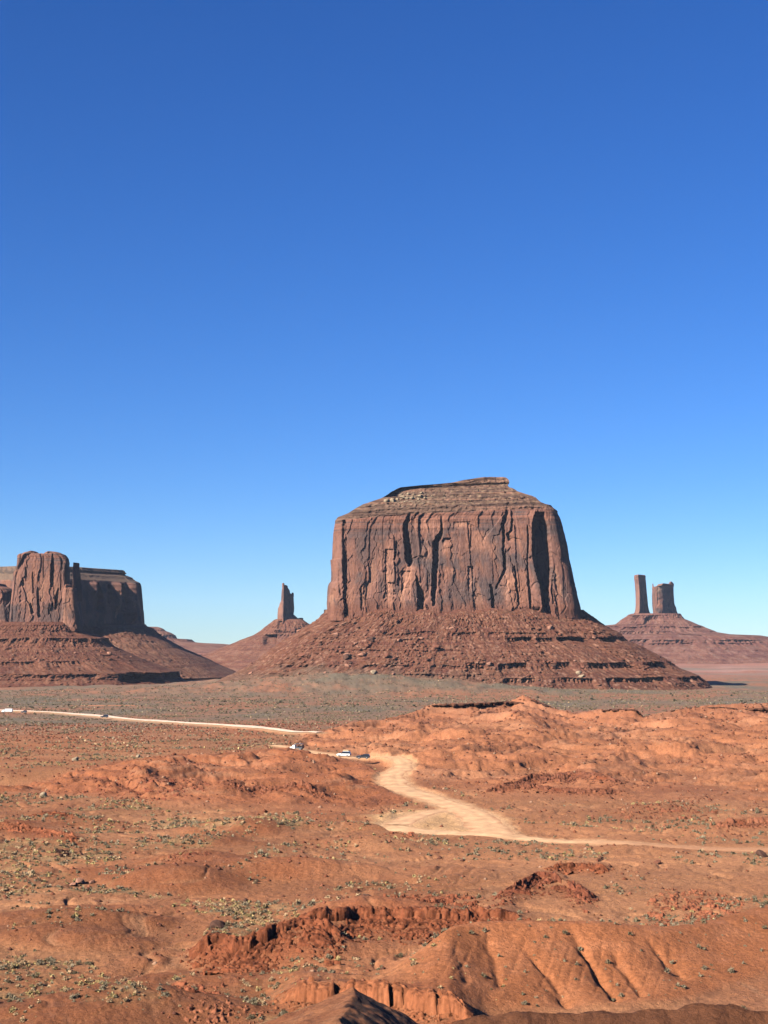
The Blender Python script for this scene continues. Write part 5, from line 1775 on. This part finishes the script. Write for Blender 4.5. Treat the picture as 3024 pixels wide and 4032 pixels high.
def bm_obj(name, bm, mat, parent, loc=(0, 0, 0)):
    me = bpy.data.meshes.new(name)
    bm.to_mesh(me)
    bm.free()
    me.materials.append(mat)
    o = bpy.data.objects.new(name, me)
    COL.objects.link(o)
    o.parent = parent
    o.location = loc
    return o


def box(x0, x1, y0, y1, z0, z1, bevel=0.02):
    import bmesh
    bm = bmesh.new()
    bmesh.ops.create_cube(bm, size=1)
    for v in bm.verts:
        v.co = ((x0 + x1) / 2 + v.co.x * (x1 - x0), (y0 + y1) / 2 + v.co.y * (y1 - y0), (z0 + z1) / 2 + v.co.z * (z1 - z0))
    bmesh.ops.bevel(bm, geom=list(bm.edges), offset=bevel, segments=2, affect='EDGES')
    return bm


def disc(r, w, seg=18):
    import bmesh
    bm = bmesh.new()
    bmesh.ops.create_cone(bm, cap_ends=True, segments=seg, radius1=r, radius2=r, depth=w)
    for v in bm.verts:
        v.co = (v.co.x, v.co.z, v.co.y)
    bmesh.ops.recalc_face_normals(bm, faces=bm.faces)
    bmesh.ops.bevel(bm, geom=[e for e in bm.edges if abs(e.verts[0].co.y - e.verts[1].co.y) < 1e-5], offset=min(0.05, w / 4), segments=2, affect='EDGES')
    return bm


def wheels(root, xs, hw, r):
    for x in xs:
        for s_ in (-1, 1):
            w_ = bm_obj('wheel', disc(r, 0.24), M_TYRE, root, (x, s_ * (hw - 0.10), r))
            bm_obj('rim', disc(r * 0.58, 0.05, 12), M_RIM, w_, (0, s_ * 0.115, 0))


def put(name, u, v, rz, label, cat, z_add=0.05, group='vehicles on the dirt road', road_i=0):
    z = -42.0 if v > 2900 else -52.0
    P = ROADS[road_i][0]
    for _ in range(25):
        p = at_z(u, v, z)
        d, V = near_line(np.array([p[0]]), np.array([p[1]]), P)
        z = 0.6 * z + 0.4 * (V[0, 1] + (0.25 if road_i == 3 else 0.0))
    r = empty(name, (p[0], p[1], z + z_add), rz)
    return tag(r, label, cat, group)


def suv(root, paint, L=4.9, H=1.85, hw=0.95, roofm=None):
    f, b = L / 2, -L / 2
    bm_obj('body', extr([(b, 0.42), (b - 0.02, 0.75), (b + 0.04, 1.08), (f - 1.45, 1.10), (f - 0.30, 1.02), (f, 0.88), (f + 0.02, 0.48), (f - 0.15, 0.36), (b + 0.15, 0.36)], hw, bevel=0.05), paint, root)
    bm_obj('windows', extr([(b + 0.12, 1.08, 0), (b + 0.32, H - 0.12, 1), (f - 2.25, H - 0.12, 1), (f - 1.50, 1.10, 0)], hw - 0.03, hw - 0.16, 0.03), M_GLASS, root)
    bm_obj('roof', extr([(b + 0.26, H - 0.13), (b + 0.40, H), (f - 2.45, H), (f - 2.18, H - 0.13)], hw - 0.12, bevel=0.03), roofm or paint, root)
    bm_obj('bumper', box(f - 0.06, f + 0.10, -hw + 0.05, hw - 0.05, 0.40, 0.62), M_GREYC, root)
    bm_obj('bumper', box(b - 0.10, b + 0.06, -hw + 0.05, hw - 0.05, 0.42, 0.64), M_GREYC, root)
    for s_ in (-1, 1):
        bm_obj('headlight', box(f - 0.10, f + 0.04, s_ * (hw - 0.22) - 0.14, s_ * (hw - 0.22) + 0.14, 0.72, 0.88), M_LAMP, root)
        bm_obj('tail_light', box(b - 0.04, b + 0.08, s_ * (hw - 0.10) - 0.07, s_ * (hw - 0.10) + 0.07, 0.80, 1.05), M_RED, root)
        bm_obj('side_mirror', box(f - 1.72, f - 1.56, s_ * (hw + 0.10) - 0.09, s_ * (hw + 0.10) + 0.09, 1.08, 1.26), paint, root)
    wheels(root, (f - 0.95, b + 0.95), hw, 0.38)


# white tour wagon with a loaded tan roof
c1_ = put('tour_wagon', 1354, 2979, R(166), 'white wagon with a tan loaded roof rack, middle one of three on the near road', 'car')
suv(c1_, M_WHITE, 5.0, 1.95, 0.98, M_WHITE)
rk = bm_obj('roof_rack', box(-2.1, 0.35, -0.80, 0.80, 2.02, 2.10), M_GREYC, c1_)
bm_obj('luggage', box(-1.95, 0.20, -0.72, 0.72, 2.10, 2.38, 0.06), M_TAN, rk)
# dark car behind it
c2_ = put('dark_car', 1430, 2988, R(172), 'small black car nearest on the near road, behind the white wagon', 'car')
suv(c2_, M_BLACK, 4.5, 1.55, 0.90)
# open tour truck ahead
c3_ = put('open_tour_truck', 1169, 2953, R(160), 'white-fronted tour truck with an open dark rear, farthest along the near road', 'truck')
bm_obj('cab', extr([(0.5, 0.45), (0.5, 1.15), (0.62, 1.95), (1.35, 1.95), (1.75, 1.25), (2.55, 1.15), (2.68, 0.95), (2.68, 0.45)], 0.98, bevel=0.05), M_WHITE, c3_)
bm_obj('windscreen', extr([(1.40, 1.90), (1.78, 1.27), (1.83, 1.29), (1.45, 1.92)], 0.86), M_GLASS, c3_)
bed = bm_obj('seating_bed', extr([(-2.7, 0.55), (-2.7, 1.15), (0.45, 1.15), (0.45, 0.55)], 1.0, bevel=0.03), M_GREYC, c3_)
for x in (-2.2, -1.35, -0.5):
    bm_obj('bench', extr([(x - 0.25, 1.15), (x - 0.32, 1.75), (x - 0.22, 1.75), (x - 0.12, 1.32), (x + 0.25, 1.32), (x + 0.25, 1.15)], 0.85), M_BLACK, bed)
cn = bm_obj('canopy', box(-2.7, 0.3, -1.0, 1.0, 2.30, 2.42, 0.04), M_GREYC, c3_)
for x in (-2.6, 0.2):
    for s_ in (-1, 1):
        bm_obj('post', box(x - 0.04, x + 0.04, s_ * 0.92 - 0.04, s_ * 0.92 + 0.04, 1.15, 2.32, 0.01), M_BLACK, cn)
bm_obj('rear_panel', box(-2.72, -2.62, -0.95, 0.95, 1.1, 2.0, 0.02), M_BLACK, c3_)
wheels(c3_, (1.75, -1.75), 1.0, 0.42)
# far road
c4_ = put('distant_car', 411, 2826, R(170), 'tiny dark car alone on the pale far road', 'car', road_i=3)
suv(c4_, M_BLACK, 4.8, 1.9, 0.96)
c5_ = put('white_truck', 28, 2806, R(178), 'white box truck at the left end of the pale far road', 'truck', road_i=3)
bm_obj('cab', extr([(1.75, 0.5), (1.75, 2.15), (2.75, 2.15), (3.35, 1.35), (3.95, 1.2), (4.0, 0.5)], 1.05, bevel=0.05), M_WHITE, c5_)
bm_obj('cargo_box', box(-3.9, 1.45, -1.15, 1.15, 0.75, 2.75, 0.04), M_WHITE, c5_)
bm_obj('chassis', box(-3.8, 3.6, -0.9, 0.9, 0.42, 0.74), M_BLACK, c5_)
bm_obj('windscreen', extr([(2.80, 2.08), (3.36, 1.38), (3.41, 1.40), (2.85, 2.10)], 0.92), M_GLASS, c5_)
wheels(c5_, (2.9, -2.6), 1.05, 0.45)
c6_ = put('distant_car', 94, 2807, R(176), 'tiny dark car following the white box truck on the far road', 'car', road_i=3)
suv(c6_, M_GREYC, 4.3, 1.8, 0.92)

# ------------------------------------------------------------------ haze
zlo, zhi, ex = GROUND_MIN - 1.5, 262.0, 9900.0
hv = np.array([(sx * ex, sy * ex, z_) for z_ in (zlo, zhi) for sy in (-1, 1) for sx in (-1, 1)], float)
hf = np.array([(0, 2, 3, 1), (4, 5, 7, 6), (0, 1, 5, 4), (2, 6, 7, 3), (0, 4, 6, 2), (1, 3, 7, 5)])
M_HAZE = bpy.data.materials.new('haze_air')
M_HAZE.use_nodes = True
hn, hl = M_HAZE.node_tree.nodes, M_HAZE.node_tree.links
hn.clear()
ho = hn.new('ShaderNodeOutputMaterial')
hp = hn.new('ShaderNodeVolumePrincipled')
hp.inputs['Color'].default_value = (0.62, 0.76, 1.0, 1)
hp.inputs['Density'].default_value = 0.000012
hp.inputs['Anisotropy'].default_value = 0.0
hl.new(hp.outputs[0], ho.inputs['Volume'])
tag(mesh_obj('haze', hv, hf, M_HAZE), 'thin blue air over the whole valley', 'haze', None, 'stuff')
